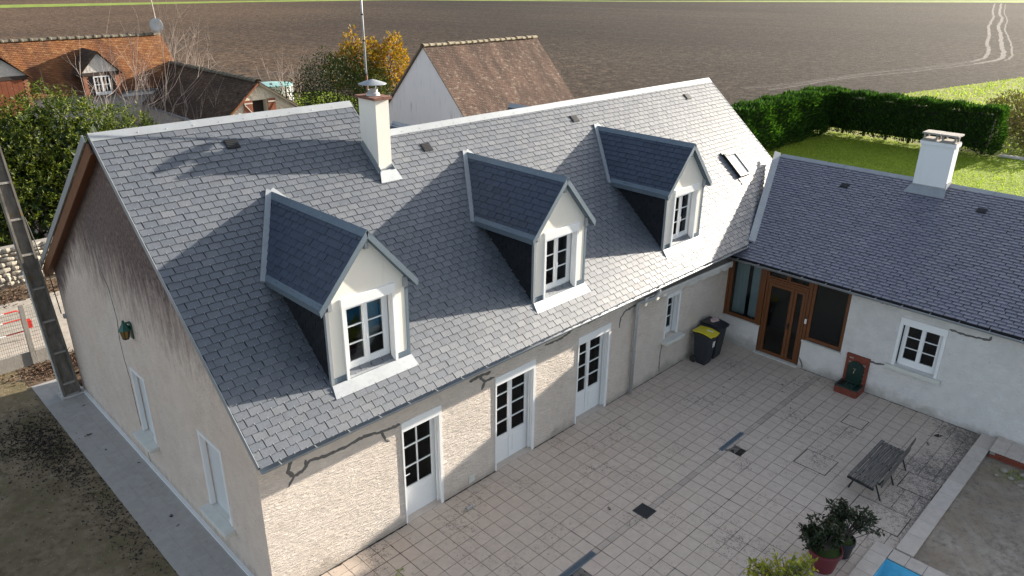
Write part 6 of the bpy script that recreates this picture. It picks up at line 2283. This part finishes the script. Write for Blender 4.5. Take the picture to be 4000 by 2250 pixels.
plain('brick_pale', (.36, .15, .085), .9, vary=.4, scale=4)
old_dormer(8.02, .80, 4.22, 5.32, 6.24, (-.36, .36, 4.27, 5.14), 'brick dormer with a white four-light window')
old_dormer(4.12, .86, 4.10, 5.42, 6.22, None, 'dormer with brown boarded door at the left edge')
ds = thing('satellite_dish', 'grey satellite dish on a thin mast at the end of the orange ridge', 'satellite dish', (11.95, 32.45, 6.6))
MB().tube([(11.97, 32.45, 6.55), (11.93, 32.45, 7.4), (11.80, 32.45, 9.2)], .022, 6).build('mast', 'wood_pale', ds)
m = MB(lambda a, b, c: (11.88 + a * .75 - c * .6, 32.36 - c * .75 + a * -.5, 7.12 + b))
m.lathe([(0, -.06), (.2, -.04), (.36, 0), (.36, .012), (.2, -.028), (0, -.048)], (0, 0, 0), 24)
m.build('dish', 'dish_grey', ds, smooth=True)

# water tank and garden fence beyond the outbuilding
tk = thing('water_tank', 'round pale tank with a teal cover behind the outbuilding gable', 'tank', (25.4, 46.4, 0))
MB().lathe([(1.5, 0), (1.5, 1.45)], (25.4, 46.4, 0), 28).build('wall', 'tank_grey', tk, smooth=True)
MB().lathe([(1.54, 1.42), (1.54, 1.50), (0, 1.60)], (25.4, 46.4, 0), 28).build('cover', 'tank_teal', tk)
for k in range(14):
    a = k * math.pi / 7
    MB().beam((25.4 + 1.51 * math.cos(a), 46.4 + 1.51 * math.sin(a), 0), (25.4 + 1.51 * math.cos(a), 46.4 + 1.51 * math.sin(a), 1.42), .05, .03, (math.cos(a), math.sin(a), 0)).build('rib', 'tank_grey', tk)
gf = thing('garden_fence', 'dark wire garden fence on thin posts in front of the tank', 'fence', (25, 42.8, 0))
for k in range(9):
    MB().tube([(22.2 + k * 1.2, 43.9 - k * .45, 0), (22.2 + k * 1.2, 43.9 - k * .45, 1.75)], .04, 6).build('post', 'black_plastic', gf)
m = MB()
for k in range(14):
    z = .15 + k * .12
    m.tube([(22.2, 43.9, z), (31.8, 40.3, z)], .006, 4, False)
for k in range(90):
    s = k / 90
    x, y = 22.2 + 9.6 * s, 43.9 - 3.6 * s
    m.tube([(x, y, .1), (x, y, 1.7)], .005, 4, False)
m.build('wire_mesh', 'wire', gf, recalc=False)

# ------------------------------------------------------------------ vegetation
def blob_points(n, c, r, shell=.45, flat=0.0):
    d = unit(n)
    lump = 1 + .16 * np.sin(d[:, 0] * 5 + c[0]) * np.cos(d[:, 1] * 4 + 1) + .12 * np.sin(d[:, 2] * 7 + d[:, 0] * 6)
    rad = (shell + (1 - shell) * rng.random(n) ** .5) * lump
    return np.array(c) + d * np.array(r) * rad[:, None], d


def bush(name, label, cat, base, blobs, n, L0, mat, wid=.35, group=None, trunks=None, bark='bark', up=.35, outw=.8):
    t = thing(name, label, cat, base, group)
    P, Dd = [], []
    tot = sum(r[0] * r[1] * r[2] for c, r in blobs)
    for c, r in blobs:
        k = int(n * (r[0] * r[1] * r[2]) / tot)
        p, d = blob_points(k, c, r)
        keep = p[:, 2] > .05
        P.append(p[keep])
        dd = d[keep] * outw + unit(keep.sum()) * .8
        dd[:, 2] += up
        Dd.append(dd)
    P, Dd = np.concatenate(P), np.concatenate(Dd)
    nn = len(P)
    leaf_mesh('crown', mat, t, P, Dd, L0 * rng.uniform(.6, 1.25, nn), L0 * wid * rng.uniform(.7, 1.2, nn), .2, (0, 0, .8))
    m = MB()
    for c, r in blobs:
        for k in range(trunks or 3):
            e = np.array(c) + unit(1)[0] * np.array(r) * .7
            b = Vector(base) + Vector((random.uniform(-.2, .2), random.uniform(-.2, .2), 0))
            mid = b.lerp(Vector(c), .6) + Vector((random.uniform(-.2, .2), random.uniform(-.2, .2), 0))
            m.tube([tuple(b), tuple(mid), tuple(e)], [.06, .04, .012], 6, False)
    m.build('trunk', bark, t, recalc=False)
    return t


# big cherry laurel on the left: sprays of upright leaves
def laurel():
    t = thing('cherry_laurel', 'huge glossy green cherry laurel behind the stone wall at the left', 'shrub', (3.6, 21.8, 0))
    blobs = [((3.2, 21.6, 3.5), (2.5, 1.8, 2.35)), ((5.6, 22.6, 2.9), (2.1, 1.6, 1.75)), ((1.2, 21.2, 3.0), (2.2, 1.7, 2.0)), ((4.4, 20.6, 2.0), (2.4, 1.3, 1.9)), ((1.8, 20.4, 1.9), (2.2, 1.1, 1.7)), ((-.8, 21.0, 2.6), (1.8, 1.6, 2.2)), ((7.3, 23.6, 2.3), (1.4, 1.4, 1.35))]
    P, Dd, Ln = [], [], []
    for c, r in blobs:
        ns = int(1300 * r[0] * r[1] * r[2] / 8)
        p, d = blob_points(ns, c, r, .62)
        for q, e in zip(p, d):
            if q[2] < .2:
                continue
            ax = e * .6 + np.array([0, 0, .75]) + rng.normal(size=3) * .3
            ax /= np.linalg.norm(ax)
            sl_ = random.uniform(.15, .42)
            k = 9
            for i in range(k):
                s = (i + .5) / k
                o_ = rng.normal(size=3)
                o_ -= ax * o_.dot(ax)
                o_ /= np.linalg.norm(o_) + 1e-6
                P.append(q + ax * sl_ * (s - .5))
                Dd.append(o_ * .8 + ax * (.35 + .6 * s) + np.array([0, 0, -.1]))
                Ln.append(random.uniform(.10, .165))
    P, Dd, Ln = np.array(P), np.array(Dd), np.array(Ln)
    leaf_mesh('crown', 'leaf_laurel', t, P, Dd, Ln, Ln * .36, .22, (0, 0, .6))
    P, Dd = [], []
    for c, r in blobs:                                   # dense interior leaves, their shade put into the darker leaf colour
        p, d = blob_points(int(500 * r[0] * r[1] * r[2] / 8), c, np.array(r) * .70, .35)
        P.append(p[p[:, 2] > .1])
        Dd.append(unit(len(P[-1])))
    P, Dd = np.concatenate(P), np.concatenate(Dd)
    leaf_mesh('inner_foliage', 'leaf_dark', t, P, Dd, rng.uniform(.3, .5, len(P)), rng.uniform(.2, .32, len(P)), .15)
    m = MB()
    for c, r in blobs:
        for k in range(4):
            e = np.array(c) + unit(1)[0] * np.array(r) * .7
            m.tube([(c[0] * .5 + 1.6, 21.5, 0), (c[0] * .8 + .7, c[1], c[2] * .5), tuple(e)], [.07, .045, .012], 6, False)
    m.build('trunk', 'bark', t, recalc=False)


laurel()


def bare_shrub(label, base, h, spread, n, group='bare shrubs by the old houses', mat='bark_pale', r0_=.034):
    t = thing('bare_shrub', label, 'shrub', base, group)
    m = MB()

    def grow(p, d, ln, r_, lev):
        pts, rad = [p], [r_]
        k = 4
        for i in range(k):
            d = (d + Vector(rng.normal(size=3)) * .10 + Vector((0, 0, .05))).normalized()
            p = p + d * ln / k
            pts.append(p)
            rad.append(r_ * (1 - .75 * (i + 1) / k))
        m.tube([tuple(q) for q in pts], rad, 4, False)
        if lev > 0:
            for _ in range(random.choice([3, 4, 4])):
                i = random.randint(1, k)
                dd_ = (d + Vector(rng.normal(size=3)) * .45 + Vector((0, 0, .15))).normalized()
                grow(pts[i], dd_, ln * random.uniform(.4, .7), rad[i] * .85 + .002, lev - 1)

    stems = []
    for k in range(n):
        a = random.uniform(0, 6.28)
        d = Vector((math.cos(a) * spread * random.random(), math.sin(a) * spread * random.random(), 1)).normalized()
        grow(Vector(base) + Vector((random.uniform(-.3, .3), random.uniform(-.3, .3), 0)), d, h * random.uniform(.6, .85), r0_, 2)
    m.build('branches', mat, t, recalc=False)


bare_shrub('bare pale-twigged shrub in front of the brick dormer window', (9.0, 27.4, 0), 6.2, .32, 11)
bare_shrub('bare shrub rising behind the laurel left of the brick dormer', (6.3, 25.8, 0), 6.0, .38, 10)
bare_shrub('bare shrub beside the outbuilding gutter', (9.6, 24.4, 0), 4.4, .35, 6)
bare_shrub('bare shrub on the field side of the outbuilding ridge', (17.0, 43.0, 0), 5.8, .55, 14, mat='bark_pale')
bare_shrub('thin bare shrub beside the dark evergreen thicket', (22.4, 38.5, 0), 4.0, .5, 8)
bush('evergreen_thicket', 'dark evergreen thicket between the outbuilding and the barn', 'shrub', (21.2, 31.2, 0), [((21.3, 31.3, 2.4), (2.1, 1.8, 2.4)), ((23.0, 31.8, 2.7), (1.9, 1.6, 2.5)), ((19.2, 32.2, 2.0), (1.5, 1.4, 1.8)), ((24.3, 30.2, 1.8), (1.6, 1.6, 2.0)), ((20.6, 29.0, 1.2), (1.8, 1.4, 1.3)), ((22.2, 33.5, 2.8), (2.0, 1.5, 2.3))], 17000, .15, 'leaf_dark', .45)
bush('autumn_tree', 'tree with yellow and orange autumn leaves behind the barn gable', 'tree', (25.6, 33.6, 0), [((25.2, 33.6, 4.2), (1.6, 1.5, 1.35)), ((26.6, 32.6, 4.0), (1.4, 1.3, 1.7)), ((24.2, 34.3, 3.7), (1.3, 1.2, 1.2)), ((26.9, 32.3, 5.3), (.55, .5, .95)), ((25.0, 34.4, 5.4), (.5, .5, .9))], 5200, .22, 'leaf_autumn', .6)
bush('green_tree', 'bright green leafy bush below the autumn tree', 'shrub', (24.8, 32.2, 0), [((24.9, 32.3, 3.0), (1.5, 1.2, 1.1))], 2600, .15, 'leaf_laurel', .5)

# thuja hedge: two straight runs meeting at a corner, trunks showing below
def hedge(label, x0, x1, y0, y1, h, n, trunks, lift):
    t = thing('hedge', label, 'hedge', ((x0 + x1) / 2, (y0 + y1) / 2, 0), 'clipped conifer hedges round the lawn')
    A = {'x0': (y1 - y0) * h, 'x1': (y1 - y0) * h, 'y0': (x1 - x0) * h, 'y1': (x1 - x0) * h, 'top': (x1 - x0) * (y1 - y0) * 2.0}
    tot = sum(A.values())
    P, Dd = [], []
    for f, a in A.items():
        k = int(n * a / tot)
        u, v = rng.random(k), rng.random(k)
        dep = rng.random(k) ** 2 * .35
        if f in ('x0', 'x1'):
            x = (x0 + dep) if f == 'x0' else (x1 - dep)
            p = np.stack([x, y0 + u * (y1 - y0), lift + v * (h - lift)], 1)
            nr = np.tile([-1 if f == 'x0' else 1, 0, 0], (k, 1))
        elif f in ('y0', 'y1'):
            y = (y0 + dep) if f == 'y0' else (y1 - dep)
            p = np.stack([x0 + u * (x1 - x0), y, lift + v * (h - lift)], 1)
            nr = np.tile([0, -1 if f == 'y0' else 1, 0], (k, 1))
        else:
            p = np.stack([x0 + u * (x1 - x0), y0 + v * (y1 - y0), h - dep], 1)
            nr = np.tile([0, 0, 1], (k, 1))
        w = .10 * np.sin(p[:, 0] * 2.1 + p[:, 2] * 1.7) + .08 * np.sin(p[:, 1] * 3.3 + p[:, 2] * 2.9)
        p = p + nr * w[:, None]
        if lift > 0:
            s = p[:, 0] + p[:, 1]
            cut = lift + .16 * np.abs(np.sin(s * 2.0)) + .06 * np.sin(s * 5.1)
            p[:, 2] = np.where(p[:, 2] < cut, cut + (cut - p[:, 2]) * .5, p[:, 2])
        P.append(p)
        dd = nr * .75 + unit(k) * .55 + np.array([0, 0, .75])
        Dd.append(dd)
    P, Dd = np.concatenate(P), np.concatenate(Dd)
    k = len(P)
    leaf_mesh('foliage', 'leaf_thuja', t, P, Dd, rng.uniform(.12, .32, k), rng.uniform(.05, .10, k), .15)
    # solid box added inside, shade in its dark colour, so light cannot pass through
    m = MB()
    m.box(x0 + .45, x1 - .45, y0 + .45, y1 - .45, max(lift + .3, .1), h - .35)
    m.build('inner_core', 'leaf_dark', t)
    for k in range(trunks):
        s = (k + .5) / trunks
        x = x0 + (x1 - x0) * (s if x1 - x0 > y1 - y0 else .5)
        y = y0 + (y1 - y0) * (s if y1 - y0 > x1 - x0 else .5)
        MB().tube([(x, y, 0), (x + random.uniform(-.05, .05), y, .5), (x, y, 1.4)], [.09, .07, .05], 6).build('trunk', 'bark_dark', t)


hedge('lit clipped conifer hedge running from the far roof edge to the corner', 35.5, 47.2, 11.1, 12.8, 2.75, 19000, 7, .0)
hedge('shaded conifer hedge with trunks showing, across the back of the lawn', 46.9, 48.5, 1.3, 12.6, 2.72, 22000, 8, .06)
bush('scrub', 'tangled olive-green scrub at the right edge beyond the hedge end', 'shrub', (52, -1, 0), [((51.2, -.6, .9), (1.6, 1.5, 1.1)), ((53.5, .6, 1.2), (2.0, 1.8, 1.4)), ((56.5, 1.5, 1.1), (2.2, 2.0, 1.3)), ((53.0, -3.0, .9), (2.2, 2.2, 1.2)), ((60, 3.5, 1.0), (2.5, 1.8, 1.2))], 9000, .22, 'leaf_scrub', .4)
MB().box(47.9, 48.15, -14, 1.1, -.05, .09).build('lawn_edging', 'concrete_pale')
struct(bpy.data.objects['lawn_edging'])
# grass blades on lawn and verge
def blades(name, n, box, L0, mat, z, inside=None):
    x, y = rng.uniform(box[0], box[1], n), rng.uniform(box[2], box[3], n)
    if inside is not None:
        k = inside(x, y)
        x, y = x[k], y[k]
    n = len(x)
    P = np.stack([x, y, np.full(n, z)], 1)
    D_ = rng.normal(size=(n, 3)) * np.array([[.55, .55, .1]]) + np.array([[0, 0, 1]])
    o = leaf_mesh(name, mat, None, P, D_, L0 * rng.uniform(.5, 1.3, n), L0 * .38 * rng.uniform(.6, 1.2, n), .1)
    return tag(o, kind='stuff')


tag(blades('lawn_grass', 52000, (20, 47.9, -9, 11.2), .085, 'blade', -.055, lambda x, y: (y > -13 + (x - 19) * .16)), 'short bright lawn grass behind the wing', 'grass')
tag(blades('verge_blades', 16000, (49, 95, -6, 18), .20, 'blade', -.07, lambda x, y: y < 18.6 - (x - 47.5) * .19), 'rough sunlit grass between the hedge and the field', 'grass')
tag(blades('garden_blades', 5000, (18.6, 32, 36, 50), .16, 'blade', -.06), 'green grass round the tank', 'grass')
